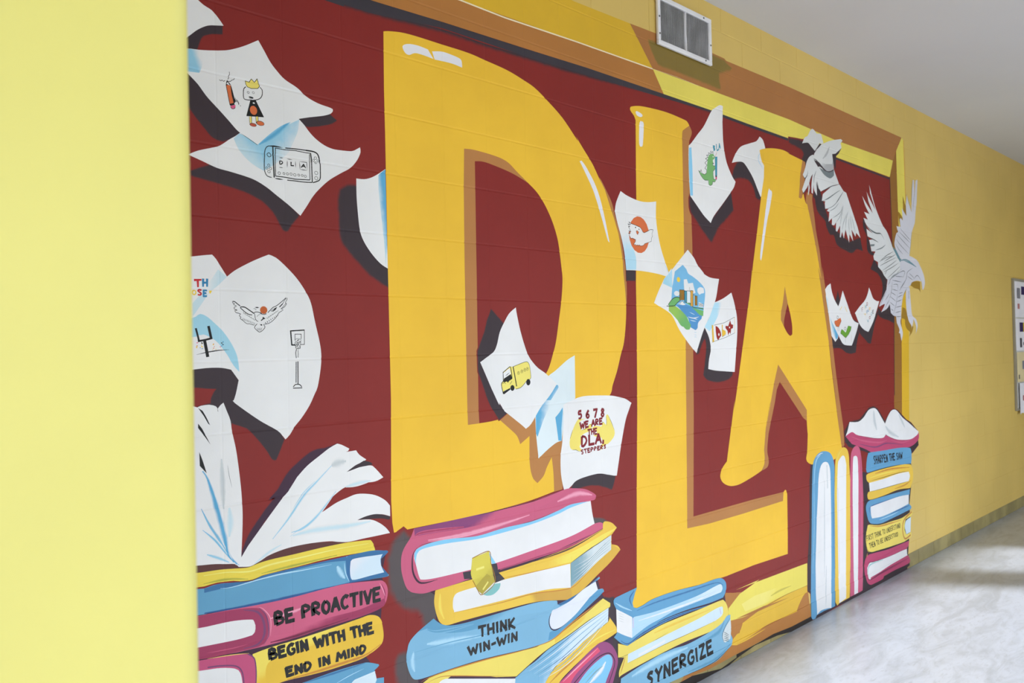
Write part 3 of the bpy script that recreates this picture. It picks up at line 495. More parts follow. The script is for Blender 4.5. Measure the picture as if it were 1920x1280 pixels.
L|ink|11|0|0|1168,23092 1177,22903
L|ink|15|0|0|1242,23106 1242,22915
D|ink|1081,22834,107,53
D|red2|1081,22831,92,44
D|ink|1305,22919,124,71
D|orange2|1308,22917,109,59
P|painted_sheet|large white sheet drawn with a ball-carrying eagle and a hoop
F|white|||1|227,18362! 457,18548 858,18779 1198,18946 1494,19074! 1719,18996 2034,18750 2389,18400 2676,18005 2838,17670 2958,17125 3115,16439 3155,16026 3116,15615 3010,15106 2911,14903 2716,14541 2449,14188 2225,13954 2058,13719 1913,13593! 1826,13707 1653,13887 1108,14225 387,14770 356,14845! 425,15037 513,15414! 150,15932! -1647,16871! -1626,18213! -125,18283!
S|drawing|ink eagle with spread wings and an orange ball
L|ink|26|0|1|375,17665 440,17654 504,17605 595,17537
L|ink|30|0|1|595,17498 648,17512 740,17502 859,17427 965,17358 1005,17326
L|ink|23|0|1|594,17486 672,17423 751,17354 857,17298 951,17286
L|ink|17|0|1|375,17659 387,17608 439,17603 399,17571 490,17534 417,17495 429,17444 514,17414 435,17406 473,17343 539,17331 565,17319 604,17307 564,17255 616,17217 589,17178 667,17128
L|ink|15|0|1|667,17128 732,17065 798,17026 865,17027 959,17002 1012,16989
L|ink|20|0|1|1005,17326 1033,17365 1101,17373 1169,17361 1237,17317 1319,17305 1388,17326
L|ink|17|0|1|1019,17320 1031,17274 1043,17184 1083,17119 1130,17100
L|ink|20|0|1|1431,17359 1516,17439 1601,17520 1700,17562 1830,17658 1931,17740 2018,17816
L|ink|16|0|1|2047,17817 2046,17757 1987,17662 2029,17623 1926,17514 1840,17485 1918,17447 1781,17365 1723,17271 1651,17191 1565,17111 1452,17044 1313,17017
L|ink|14|0|1|1529,17400 1600,17454 1714,17523
L|ink|17|0|1|1095,17029 1025,16950 1024,16898 1091,16834 1158,16788 1241,16821 1318,16899 1333,16952 1286,17017
F|ink|||0|1543,17387 1599,17428 1671,17508 1728,17530 1684,17456 1613,17402
F|ink|||0|1276,17239 1358,17181 1289,17161 1233,17114 1206,17134 1261,17173
F|ink|||0|1022,17508 1104,17522 1172,17504 1103,17483
F|ink|||0|1176,17016 1245,17017 1251,16977 1216,16977
F|ink|||0|1785,17537 1886,17633 1944,17687 1900,17606 1813,17525
L|ink|12|1|0|668,17205 681,17154 664,17128
L|ink|12|1|0|711,17189 723,17138 706,17113
L|ink|12|1|0|753,17173 765,17121 749,17098
L|ink|12|1|0|795,17156 808,17105 791,17083
L|ink|12|1|0|838,17140 850,17089 834,17068
L|ink|12|1|0|880,17124 893,17072 876,17053
L|ink|12|1|0|923,17107 935,17056 919,17038
L|ink|12|1|0|966,17091 978,17039 962,17022
L|ink|12|1|0|1009,17075 1021,17023 1005,17007
L|ink|20|1|0|1342,17083 1376,17024
L|ink|20|1|0|1398,17115 1429,17061
L|ink|20|1|0|1454,17147 1482,17098
L|ink|21|1|0|1511,17179 1536,17136
L|ink|21|1|0|1567,17211 1590,17173
L|ink|21|1|0|1624,17243 1644,17211
L|ink|21|1|0|1681,17276 1698,17248
L|ink|21|1|0|1738,17309 1753,17286
L|ink|10|0|1|685,17372 710,17315 750,17322
L|ink|10|0|1|744,17335 769,17280 810,17287
L|ink|10|0|1|803,17297 829,17244 869,17251
L|ink|10|0|1|863,17259 889,17209 929,17216
L|ink|10|0|1|922,17221 948,17174 989,17181
L|ink|10|0|1|982,17183 1009,17138 1049,17145
L|ink|10|0|1|1386,17214 1420,17188 1456,17241
L|ink|10|0|1|1445,17252 1479,17228 1515,17279
L|ink|10|0|1|1504,17289 1539,17269 1575,17317
L|ink|10|0|1|1564,17327 1598,17309 1634,17355
L|ink|10|0|1|1623,17365 1658,17350 1694,17393
L|ink|10|0|1|1683,17403 1718,17390 1754,17431
L|ink|10|1|0|1079,16925 1118,16821
L|ink|10|1|0|1120,16925 1140,16821
L|ink|10|1|0|1161,16925 1161,16821
L|ink|10|1|0|1202,16925 1183,16821
L|ink|10|1|0|1243,16925 1205,16821
L|ink|10|0|1|1099,17236 1140,17289 1209,17303
L|ink|12|1|1|981,17468 1076,17463
L|ink|12|0|1|1915,17660 2018,17796
L|ink|12|0|1|1869,17499 2030,17663
L|ink|12|1|1|1035,17437 1089,17435
D|ball|1305,17433,113,112
L|ink|15|0|1|1203,17368 1250,17317 1319,17302 1375,17332
L|red2|10|0|1|1307,17540 1280,17435 1299,17324
S|drawing|ink basketball hoop on a thin post
L|ink|36|0|0|2136,16822 2597,16849
L|ink|18|0|0|2597,16849 2592,16414 2472,16410
L|ink|41|0|0|2146,16822 2175,16401 2289,16400
L|ink|18|0|0|2283,16550 2286,16726 2488,16725 2485,16584
O|ink|12|2382,16540,100,53
L|ink|23|0|0|2349,16532 2417,16558
L|ink|14|0|0|2272,16479 2306,16303
L|ink|14|0|0|2301,16488 2392,16302
L|ink|14|0|0|2348,16479 2451,16319
L|ink|14|0|0|2454,16495 2307,16321
L|ink|14|0|0|2396,16478 2288,16356
L|ink|14|0|0|2473,16495 2440,16284
L|ink|14|0|0|2306,16303 2334,16276 2373,16311
L|ink|14|0|0|2364,16293 2392,16275 2441,16319
L|ink|21|0|1|2325,16268 2298,16163 2314,16004
L|ink|16|0|1|2376,16249 2379,16126 2371,16020
L|ink|25|0|0|2307,15890 2291,15266
L|ink|30|0|0|2365,15897 2355,15219
L|ink|27|0|1|2197,15139 2265,15206 2351,15214 2427,15189 2474,15126
L|ink|27|0|0|2196,15104 2483,15099
P|painted_sheet|white sheet at the left edge with coloured letters TH and SE
F|white|||1|-1760,18740! -702,18876! -425,18925 -191,18959! -83,18848 71,18606 227,18362! -1,18131! -320,17839 -667,17367! -1066,16845! -1790,16843!
S|paint_tint|
F|bluep|white|64,18228 -437,18268|1|-25,18554! 220,18355! -1,18131! -320,17839 -667,17367! -741,17457! -442,17958! -187,18311!
S|paint_tint|
F|bluep|||1|-754,17580! -505,17864! -320,17839! -667,17336! -760,17212!
S|lettering|
T|red|58|T|-687,18234 -514,18242 -517,18062 -677,18042
T|blue|58|H|-467,18253 -328,18259 -331,18069 -470,18064
T|red|50|S|-618,17961 -486,17966 -488,17813 -621,17809
T|blue|51|E|-453,17948 -353,17951 -364,17789 -456,17786
T|ylw|38|O|-760,17942 -651,17946 -653,17821 -762,17818
F|ylw|||0|-291,17945 -207,17948 -251,17863 -287,17875
P|painted_sheet|white sheet with goalposts and a speckled crowd
F|white|||1|-1791,16784! -669,17213! -546,17292 -362,17218 -147,17033 102,16784 352,16404 492,16053 534,15638! 275,15726 20,15781 -325,15792 -679,15767! -1809,15662!
S|paint_tint|
F|blue4|||1|-1791,16784! -669,17213! -546,17292 -362,17218 -147,17033 102,16784 352,16404 492,16053 534,15654! 374,15834 187,16154 0,16408! -155,16566 -464,16722 -679,16661! -1795,16548!
S|drawing|black goalposts above dotted crowd
F|white|||1|-679,16661! -466,16568! -250,16504! -66,16299! -687,16186!
L|ink|29|1|0|-668,16166 -377,16230 -53,16275 249,16290
L|ink|54|0|0|-675,16883 -631,16704 -593,16538
L|ink|54|0|0|-615,16538 -427,16570 -236,16619
L|ink|72|0|0|-323,16940 -258,16624
L|ink|87|0|0|-441,16550 -403,16341 -365,16118
D|ink|-501,16480,15,10
D|ylw|-663,16379,19,19
D|ylw|-513,16380,19,20
D|ylw|-660,16358,19,11
D|ylw|-130,16301,10,17
D|orange2|-174,16383,12,12
D|blue|35,16394,21,9
D|ylw|-533,16407,14,11
D|pink|-644,16494,22,15
D|orange2|-193,16338,23,11
D|ylw|-203,16437,15,17
D|ylw|-202,16455,10,9
D|blue|-509,16328,20,10
D|ink|29,16483,9,18
D|pink|-3,16372,18,13
D|blue|-565,16355,18,9
D|ylw|-217,16294,10,14
D|ink|50,16476,14,15
D|ink|76,16435,23,14
D|ink|-522,16490,18,17
D|blue|56,16430,16,12
D|blue|78,16511,13,23
D|orange2|-188,16454,12,14
D|orange2|-650,16409,17,14
D|ink|-517,16461,12,12
D|ylw|-523,16451,10,9
P|painted_sheet|plain white sheet tucked behind the van drawing
F|white2|||1|14725,15835! 14251,15642 13587,15258 13069,14967 12675,14329 12376,13571! 12395,12834 12505,11849! 12978,12125 13492,12360 13817,12417! 13986,13589! 14700,14081!
S|paint_tint|
F|blue2|white2|13044,14177 13539,13793|1|13600,14678! 13726,14583 13294,14118 12842,13707 12501,12695! 12413,12832! 12406,13569! 12660,13850!
S|paint_tint|
F|blue2|white2|12528,13560 13209,13423|1|12406,13569! 12854,14106! 13420,14072! 12895,13446 12470,12697! 12395,12834!
S|paint_tint|
F|blue2|||1|13926,13750! 13738,13562 13494,13380! 13574,12907 13643,12447! 13830,12412! 13984,13141!
S|paint_tint|
F|bluep|||1|13830,12412! 13984,13141! 13959,13771! 13934,13593! 13834,12930!
P|painted_sheet|white sheet drawn with a yellow van
F|white|||1|11460,17729! 11510,17454 11668,16858 11887,16258 12113,15824 12525,15424 13012,15145 13633,14713! 13237,14298 12659,13807 12153,13243 11848,13067! 11617,13243 10768,13813! 10497,14163! 10495,14075 10126,14716 9816,15303 9611,15684! 9885,15832 10275,16050 10449,16317 10602,16773 10809,17108 11106,17490
S|drawing|yellow van with black wheels
F|van|||1|11087,15483! 11238,15470! 11612,15571 11880,15635 12014,15632 12101,15541 12161,15281 12187,15021! 12106,14960! 11924,14903 11764,14750 11584,14647 11364,14618 11301,14676! 11084,14671! 10783,14592! 10716,14471! 10649,14708 10643,14880 10731,14970! 10718,15267!
L|ink|28|0|1|10718,15267 11087,15483
L|ink|18|0|1|11238,15470 11612,15571 11880,15635 12014,15632 12101,15541 12161,15281 12187,15021 12106,14960
L|ink|19|0|1|11924,14887 11764,14750 11584,14647 11364,14618
L|ink|32|0|1|10729,15267 10730,14954 10643,14880 10644,14740 10716,14471
L|ink|45|0|1|11249,15470 11325,15135 11411,14719
L|ink|33|0|1|11109,15482 11166,15236 11181,15014
L|ink|16|0|1|11067,14814 11178,14927
L|ink|14|0|1|10664,14848 10791,14881 10854,14839
F|white|||0|10739,15251 11064,15428 11122,15206 10754,15031
F|ink|||0|10730,14954 10775,15046 11122,15198 11185,15014 11028,14942 10962,14874 10910,14931 10749,14891
L|ink|22|1|0|10842,15138 11059,15255
F|ink|||0|10697,14550 11063,14672 11083,14616 10758,14453 10705,14471
D|ink|11188,14669,108,110
D|ink|12035,14850,112,125
O|ink|11|11525,15223,61,60
L|ink|14|0|0|11498,15200 11526,15255 11550,15203
O|ink|11|11703,15280,62,61
L|ink|15|0|0|11675,15257 11704,15312 11729,15260
O|ink|11|11860,15331,62,61
L|ink|15|0|0|11832,15308 11861,15363 11886,15311
O|ink|11|12006,15366,63,61
L|ink|15|0|0|11978,15343 12007,15399 12032,15346
P|painted_sheet|white sheet with two yellow hands and the steppers chant
F|white|||1|13983,13850! 14342,13962 14952,14104 15574,14132 16864,14066 17443,13976 17942,13860 18354,13659! 18155,13349 17906,12900 17596,11968 17385,11181 17228,10596! 17038,10616! 16599,10719 16024,10828 15181,10794 14633,10705 14346,10539 13943,10325! 13825,10698 13743,11155 13752,11822 13884,12478 13986,13589
S|drawing|pair of yellow hands
F|crown|||1|14840,13207! 14630,12991 14375,12551 14294,12288 14338,12067 14475,11986! 14676,11965 14917,11872! 15001,11945 14882,12067 14989,12193! 14979,12496! 15229,12597 15607,12661! 15678,12906 15575,12956 15319,12811 15028,12739! 14913,12968 14980,13127 15375,13207! 15167,13195
F|crown|||1|16626,12971! 16604,13200 16694,13273 16788,13186 16954,12888 17143,12557 17126,12329 16928,12147 16702,12020! 16439,11995! 16215,11792! 16176,11909 16356,12116! 16277,12321! 16020,12359 15768,12452! 16027,12569! 15694,12737 15867,12848 16293,12785! 16387,12989! 16599,12831!
L|ink|18|1|0|14503,12811 14310,12422
L|ink|18|1|0|14436,11990 14676,11965 14916,11858
L|ink|18|1|0|16746,13232 16955,12916 17143,12557
L|ink|18|1|0|15028,12733 15277,12773 15531,12890
L|ink|18|1|0|16642,12799 16613,13199
L|ink|18|1|0|16301,12996 16472,12926
L|ink|18|1|0|15533,12945 15657,12907 15652,12741
S|lettering|dark red chant lettering
T|dred|103|5 6 7 8|14851,13534 16516,13546 16491,13208 14849,13233
T|dred|84|WE ARE|14949,13047 16357,13127 16349,12894 14949,12814
T|dred|70|THE|15421,12733 15999,12739 16004,12501 15434,12510
T|dred|115|DLA,|15011,12493 16456,12475 16443,12122 15006,12096
T|dred|57|STEPPERS|14959,11922 16569,11996 16564,11855 14974,11756
P|painted_sheet|white sheet with a white chick on an orange disc
F|white|||1|17946,22986! 18406,22835 19196,22703 19850,22712 20525,22820! 20480,22105 20594,21343 20862,20537 21428,19479 21528,19323! 20732,19450 19726,19526 18914,19543 18204,19520! 18204,19524! 18150,20149 17945,20870 17665,21577 17515,22048! 17621,22449
S|paint_tint|
F|bluel|white|18296,19913 17891,21501|1|17705,21630! 18116,21326 18492,20964 18789,20441 18934,20052 18915,19577! 18204,19538! 18114,20245 17945,20870
S|drawing|white chick with an orange beak on an orange disc
D|orange2|19195,21167,739,829
F|white|||1|18613,21619! 18939,21575 19298,21496 19415,21374 19534,21290! 19784,21369 20037,21477 20241,21476! 20152,21210 20078,20936! 19826,20859 19576,20783! 19389,20683 19207,20698! 18995,20682! 18786,20694! 18911,20844 18915,20937 18708,20976! 18589,20966! 18476,21105! 18600,21265! 18424,21286! 18520,21480! 18406,21581!
L|ink|22|0|1|18613,21619 18939,21575 19298,21496 19415,21374 19534,21290 19784,21369 20037,21477 20241,21476
L|ink|18|0|0|20241,21476 20156,21325 20166,21173 20100,21091 20079,20946 19952,20897 19576,20792 19512,20721 19327,20669 19236,20672 19177,20714 19145,20656 19056,20705 18994,20654 18906,20712 18786,20694
L|ink|22|0|0|18787,20712 18911,20844 18915,20928 18825,20930 18708,20976 18617,20941 18475,21068 18479,21180 18405,21173 18552,21168 18453,21279 18600,21255 18431,21472 18534,21463 18406,21581 18582,21560 18468,21679 18643,21622
D|ink|18941,21472,36,34
D|ink|19189,21414,30,34
F|orange2|||0|18974,21316 19066,21343 19169,21277 19073,21156 19000,21206
L|ink|15|0|0|18974,21316 19066,21343 19169,21277 19073,21156 18974,21298
P|painted_sheet|white sheet painted with a city skyline by a blue river
F|white|||1|22957,20766! 23477,20396 23749,20086 24312,19679 24120,19731 24798,19516 25654,19472! 25536,19129 25302,18447 24817,17711 24192,16932 23776,16277 23496,15765! 22920,16177 22124,16874 21612,17502 21183,17756 20170,18120! 20530,18669 20983,19256! 21619,19810! 21523,19641! 22170,20152
S|paint_tint|
F|bluel|blue4|21519,19542 20981,19204|1|20983,19266! 21387,19536! 21634,19758! 21624,18866! 20888,19044!
S|paint_tint|
L|blue3|25|1|1|20972,20012 21172,19806 21395,19505 21567,19168
S|drawing|painted skyline with towers, green banks and a river
F|sky2|||1|22519,20010! 22814,19802! 22945,19616 23277,19503! 23837,19268 24233,19022 24369,18796 24324,18431! 24181,17835! 22874,17939! 21467,18035! 21536,18413! 21607,18855 21729,19238 21853,19655!
F|river|||1|21895,18077! 22495,18123! 23326,18013! 24119,17768! 23989,17437! 23692,17238 23623,16977 23448,16879! 23058,17007! 22954,17200! 22853,17456! 22317,17800!
B|white|river|87|22856,17521 23303,17462 23762,17533
L|white|34|1|1|23246,17461 23641,17401
L|bluep|34|1|1|22977,17748 23423,17626
L|bluep|42|1|1|23017,17362 23523,17302
F|grass|grass2|21781,17916 22563,17133|1|21310,18063! 21787,18042! 22317,17800 22745,17519 22902,17296 23062,17104 22942,16910! 22664,16910 22449,17037! 22233,17099 21973,17351! 21608,17598 21299,17781!
F|grass2|||1|23155,17977! 24181,17835! 24140,17571! 23824,17632 23433,17853!
F|grass2|||1|21258,18061! 21531,18288 21802,18421 22126,18447 22286,18356! 22008,18206 21787,18042! 21413,18002!
L|ink|32|0|1|21151,18003 21466,18010 21787,18042 22008,18190 22284,18324 22072,18445 21748,18404 21476,18255 21258,18061
F|grass2|||1|22609,18222! 22996,18183! 23326,18013! 24186,17966! 24183,17900! 23325,17981!
L|ink|25|0|1|22554,18220 22996,18183 23326,17997 23780,17958 24184,17917
D|white|21971,18616,227,120
F|white|||0|22572,19308 22822,19336 22925,19131 23320,19181 23422,18925 23526,18701 23354,18663 22578,18797 22564,19116
F|white|||1|23706,18903! 23941,18994 24230,18956! 24278,18727 24043,18686 23867,18615! 23699,18740
D|ylw|22134,19282,136,121
F|brown2|||0|22195,18799 22579,18813 22558,18316 22175,18305
L|ink|21|0|0|22175,18305 22195,18799 22578,18800 22558,18316
F|teal2|||0|22604,18766 22798,18773 22775,18226 22581,18221
L|ink|21|0|0|22581,18221 22604,18766 22798,18760 22775,18226
F|white2|||0|22798,18773 23134,18785 23109,18202 22774,18194
L|ink|21|0|0|22774,18194 22798,18773 23133,18772 23109,18202
F|orange3|||0|23106,18800 23315,18807 23282,18045 23074,18040
L|ink|21|0|0|23074,18040 23106,18800 23315,18794 23282,18045
F|blue3|||0|23323,18597 23465,18602 23443,18081 23301,18078
L|ink|21|0|0|23301,18078 23323,18597 23464,18588 23443,18081
F|brown2|||0|23463,18553 23663,18559 23642,18085 23443,18081
L|ink|21|0|0|23443,18081 23463,18553 23662,18546 23642,18085
L|ink|17|0|0|23029,18958 23021,18781 23130,18688
F|olive|||0|22199,18624 22353,18661 22341,18374 22190,18401
F|white|||0|23793,18252 24195,18164 24159,17999 23754,18023
L|ink|21|0|0|23790,18187 24183,18157
L|ink|21|0|0|23788,18128 24180,18098
L|ink|21|0|0|23785,18076 24178,18045
F|white|||1|22058,18112! 22392,18280! 22659,18095! 22438,18073!
L|ink|17|0|0|22167,18115 22392,18280 22551,18156
L|blue3|17|1|0|23330,16782 23557,16765
L|blue3|17|1|0|23324,16652 23551,16635
L|blue3|17|1|0|23320,16555 23547,16538
P|painted_sheet|narrow white sheet with a banner of red and yellow letters
F|white|||1|26773,18823! 27017,18323 27251,17576 27243,16708 27048,15555 26902,14724! 26111,14780 25090,14860 24467,14958! 24567,15441 24738,15936 24614,16490 24244,17014! 24606,17431 25193,18276! 25970,18494
S|paint_tint|
F|bluel|white|25211,17549 25819,17444|1|25193,18265! 25878,18305! 25414,17552 24678,16822! 24245,17042! 24710,17543!
S|lettering|red and yellow banner letters
F|ylw2|||0|24888,17131 25008,17132 25062,16314 24909,16265
L|ink|13|0|0|24888,17131 24909,16265 25062,16314
L|ink|17|0|0|25099,17132 26023,17257 27019,17559 27013,16746 26114,16509 25062,16314
L|ylw2|28|0|0|27018,17541 27013,16746
F|dred2|||1|25218,17100! 25457,17017 25663,16815 25715,16612! 25428,16378! 25311,16479 25234,16781
D|white|25503,16663,61,74
F|ylw2|||1|25801,17153! 25883,17171! 25871,16917! 26129,16849! 26153,16679! 25805,16544!
L|ink|14|0|0|25801,17153 25805,16544 26120,16645
F|dred2|||1|26596,17399! 26681,17193! 26872,17160! 26831,16988! 26670,16953! 26594,16678! 26504,16781! 26369,16610! 26317,16849! 26136,16985! 26141,17104! 26391,17089!
D|white|26515,17021,51,48
P|painted_sheet|white sheet with a green dinosaur holding a pencil
F|white|||1|26424,28405! 26111,28400 25689,28174 25323,27933 24637,27076 24028,26525 23530,26057 23258,25856! 23218,25361 23219,24277 23276,23417! 23781,23040 24439,22560 25020,22256! 25339,22651 26193,23366 26962,24031 27300,24363 27454,24645! 27111,24919 26610,25598 26385,26425 26338,26990! 26332,27555!
S|paint_tint|
F|bluel2|||1|23272,25749! 23482,25811! 23527,24864 23513,23445! 23286,23429! 23213,24818!
S|drawing|green dinosaur with a blue pencil
F|green|||1|25396,25791! 25543,25666! 25500,25553! 25344,25466! 25376,25344! 25334,25254! 25407,25180! 25561,25224! 25614,25126! 25513,25005 25356,24899! 25367,24710 25414,24506! 25567,24505! 25485,24388 25332,24347! 25297,24427! 25291,24279 25173,24169 24947,24150! 24919,24377! 24584,24353 24368,24448 24192,24590 24054,24756! 24340,24652 24596,24625! 24750,24750 24796,24945 24847,25266 24934,25551 25129,25728
L|ink2|27|0|1|24054,24756 24192,24590 24368,24448 24584,24353 24882,24372 24912,24208 25059,24143 25251,24231 25296,24406
L|ink2|22|0|0|25334,25254 25406,25170 25560,25213 25614,25126 25356,24899 25357,24498 25644,24526 25485,24378 25294,24363
L|ink2|28|0|0|25434,25797 25364,25912 25283,25794 25194,25906 25149,25752 24963,25775 25014,25668 24788,25623 24915,25548 24687,25430 24871,25395 24622,25212 24804,25134 24610,24939 24756,24897 24749,24729 24596,24625 24340,24652 24275,24829 24196,24694 24072,24759
F|teal2|||0|25543,25666 25774,25701 25711,24736 25538,24713
F|ink2|||0|25538,24713 25692,24734 25688,24648 25553,24630
F|pink|||0|25553,24630 25688,24648 25683,24542 25548,24524
L|red2|17|0|0|25726,25906 25581,25671
F|teal2|||0|25378,26221 25569,26241 25596,26013 25459,25917
T|teal2|66|LA|25686,26303 26077,26432 26085,26176 25749,25995
D|white|25390,25642,53,30
D|ink2|25374,25302,61,30
P|painted_sheet|slim blank white sheet beside the letter A
F|white|||1|37396,19385! 37700,19612! 38149,19781! 38305,19285 38648,18793 39079,18433! 39174,17487! 38996,16421! 38605,16172! 38106,16543! 37840,17640 37606,18631
S|paint_tint|
F|blue2|bluep|38615,16977 38233,16809|1|37920,17757! 38265,17344 39007,16607! 38960,16438! 38725,16305! 38233,16809!
S|paint_tint|
F|bluep|white|37597,18465 37962,18474|1|37448,19023! 37725,18800! 37850,17806! 37750,17971!
P|painted_sheet|white sheet with an orange and a green bird
F|white|||1|39827,19407! 40113,19006 40476,18534 40914,17920 41370,17508 42054,17356! 41646,16740 40949,15915! 39852,15990 39331,16301 38621,17078 37921,17774! 38528,18017 39235,18504
S|drawing|little orange bird
F|orange2|||1|38608,17481! 38911,17518! 39028,17587! 39414,17676! 39518,17490! 39312,17251! 39152,17114! 38775,17129! 38563,17346!
L|ink2|22|0|0|38608,17481 38526,17363 38775,17129 39152,17114 39518,17490
O|ink2|30|38997,17704,106,81
L|ink2|18|0|0|38963,17130 39020,16810
L|ink2|18|0|0|39115,17131 39173,16843
S|drawing|little green bird
F|green2|||1|39525,16963! 39753,16912! 40092,16741! 40472,17189! 40945,17140! 40852,16914 40517,16637 40112,16433! 39881,16468! 39356,16708! 39402,16844!
L|ink2|27|0|0|39525,16963 39356,16708 40072,16416 40517,16637 40945,17140
L|ink2|18|0|0|40035,16450 40015,16125
O|ink2|27|40030,16998,125,96
S|drawing|
L|ylw|44|0|0|39367,18168 39649,18378
S|drawing|
L|ylw|45|0|0|40075,18387 40370,18084
S|drawing|
L|brown2|27|1|0|40916,16671 40842,16117
P|painted_sheet|small white sheet with slanted coloured words
F|white|||1|43806,19750! 44089,19454 44413,19065 44930,18897 45420,18881! 45077,18424 44400,17537 43529,16793! 42818,16953 42174,17304 41547,18017! 42245,18435 43110,18883 43564,19327
S|lettering|coloured letters of a short motto
T|dred2|31|F|42530,18335 42785,18411 42769,18162 42598,18106
T|ylw|31|I|42918,18521 43090,18561 43073,18310 42902,18271
T|teal2|36|N|43132,18562 43348,18621 43290,18386 43117,18329
T|dred2|40|D|43355,18728 43572,18788 43558,18572 43342,18531
T|ylw|40|Y|42926,17987 43267,18028 43257,17866 42959,17844
T|blue|40|O|43276,18171 43493,18229 43483,18067 43310,18028
T|blue|40|U|43497,18283 43715,18341 43704,18179 43487,18139
T|ylw2|41|R|43718,18395 43980,18437 43968,18256 43751,18234
T|teal2|40|V|43367,17599 43626,17638 43615,17458 43400,17438
T|dred|41|O|43680,17800 43942,17858 43931,17677 43712,17639
T|ink|27|I|43947,17930 44035,17950 44027,17823 43939,17804
T|teal2|32|C|44017,18076 44220,18116 44208,17934 44031,17896
T|ink|41|E|44226,18207 44492,18266 44434,18047 44239,18007
P|painted_shadow|
F|purpledark|||1|-571,9729! 818,9610! 3885,9708! 5377,9560! 5190,8910! 5265,8460! 5164,7833! 5054,6781! 4501,6470! 4864,5939! 4844,5053! -1805,7164! -1760,9907!
P|painted_shadow|
F|purpledark|||1|6589,9793! 10091,9945! 13901,10183! 15509,9869! 15557,8837! 16058,8585! 16648,8088! 16627,7525! 15735,6695! 16005,5912! 16455,5190! 16603,4421! 16810,2838! 16415,1659! 6622,4488! 6547,5146! 6196,5733! 6676,6606! 7341,6775! 7413,7675! 6123,8634! 6089,9440!
P|painted_shadow|
F|purpledark|||1|17048,4787! 18018,4260! 19622,4259! 24613,4258! 25412,4081! 25560,2821! 25744,2329! 25911,1446! 24956,761! 20319,721! 17287,1102! 17208,3032! 17151,3524! 16866,3885!
P|painted_book|large open book with fanned white pages and yellow cover
F|browndark|||1|-1888,10708! 369,10254! 562,10120! 2082,10473! 3896,10207! 3576,10058! 2073,10011! 691,9935! -1896,10270!
F|ylwbook|||1|-1895,10300! -593,10179! -113,10149 301,10095 693,10046 1029,10105 1440,10136 2075,10143 3000,10167 3855,10163 4462,10122 4793,10086! 4895,9953 4962,9725! 4371,9749 3570,9783 2803,9781 2068,9763 1536,9742 1089,9723 818,9653 554,9679 167,9779 -182,9808 -570,9786! -1902,9892!
B|lemon2|ylwbook|90|-580,10078 44,10039 757,9921 1368,9988 2436,10005 3575,10024 4707,9988
B|olive3|ylwbook|107|-584,9850 -181,9854 199,9819 687,9714
B|olive3|ylwbook|112|1090,9787 1713,9803 2617,9819 3571,9834
S|page_fan|fanned white pages streaked with blue
F|white|||1|-1818,15099! -667,14714! -575,14753 -343,14769 -157,14711 -111,14636! -30,14734 60,14800! 142,14582 249,14291 292,13972 396,13458 467,12912 522,12367 547,11951 557,11578 541,11106 495,10371! 704,10663! 1047,11050! 1396,11444 1789,11875! 1970,12038! 2267,12431! 2603,12725 3022,12983 3371,13187 3647,13298! 3804,13248 4081,13097! 4039,13031! 3958,13005! 4323,13020! 4442,12865 4695,12688! 4435,12546 4188,12452! 4515,12473 4849,12480 4974,12412 5140,12247 5328,12035! 5005,11939 4504,11951 3934,11904 3574,11745 3258,11515 2984,11208! 3215,11308 3607,11473 4006,11571 4250,11624 4537,11612 4995,11500 5375,11282 5566,11072! 5566,10724! 5235,10843 4812,10881 4313,10802! 4808,10739 5143,10575 5397,10370 5544,10180! 5049,10177 4545,10178 3975,10175 3580,10248 3309,10315 2629,10372 1937,10367 1373,10279 1029,10153 760,10064 415,10119! 303,10220 48,10272 -266,10335 -605,10374! -1891,10533!
S|page_gap|
F|shadow|||1|3964,12372! 4271,12540 4436,12592 4603,12662! 4851,12580 4934,12498! 4433,12468!
S|page_gap|
F|shadow|||1|4334,10806! 4644,10873 5065,10877 5557,10726! 5533,10620 5232,10706 4809,10757
S|page_gap|
F|ink|||1|-652,14697! -531,14612! -427,14420 -329,14196! -383,14247! -503,14472!
S|page_gap|
F|ink|||1|-659,14269! -555,14123! -466,13946! -326,13655! -497,13918! -662,14147!
S|page_gap|
F|ink|||1|-642,13488! -555,13248 -445,12873! -634,13104!
S|page_gap|
L|ink|12|1|1|-111,14636 -97,14551
S|page_gap|
L|gray2|13|1|1|146,13044 188,12726 263,12386
S|paint_tint|
B|blue2|white|248|-560,12951 -426,12719 -265,12173 -89,11495 29,10977 117,10555 368,10207
S|paint_tint|
B|blue2|white|123|-609,11917 -402,11454 -160,11042 54,10629 272,10273
S|paint_tint|
B|blue3|white|107|-588,11333 -254,10997 -9,10672 178,10386
S|paint_tint|
B|blue3|white|124|-478,10639 -170,10486 144,10299
S|paint_tint|
L|blue2|67|1|1|-530,12917 -411,12686 -234,12137 -58,11427 43,10912 147,10455 432,10162
S|paint_tint|
L|blue3b|43|1|1|-595,11854 -372,11388 -99,10938 116,10523
S|paint_tint|
L|blue3b|30|1|1|-588,11333 -285,11033 -9,10641 178,10386
S|paint_tint|
B|bluep|white|295|172,11828 197,11447 157,11016
S|paint_tint|
B|gray3|white|252|-26,13229 -8,12447 12,11821
S|paint_tint|
B|blue3|white|116|2053,10809 2454,10873 2946,11197 3576,11824
S|paint_tint|
B|blue3|white|114|1451,10719 1954,11223 2474,11843 2930,12220 3437,12637
S|paint_tint|
L|blue3|20|1|1|1997,10687 2271,10838 2567,10955 2946,11180
S|paint_tint|
L|blue3|20|1|1|2103,11497 2476,11943 2855,12230
S|paint_tint|
B|bluep|white|268|2087,10704 2823,10742 3986,10681 4807,10685
S|paint_tint|
B|bluep|white|188|3934,11914 4422,11972 4838,11989
S|paint_tint|
B|bluep|white|129|894,10116 1375,10376 1727,10506
S|paint_tint|
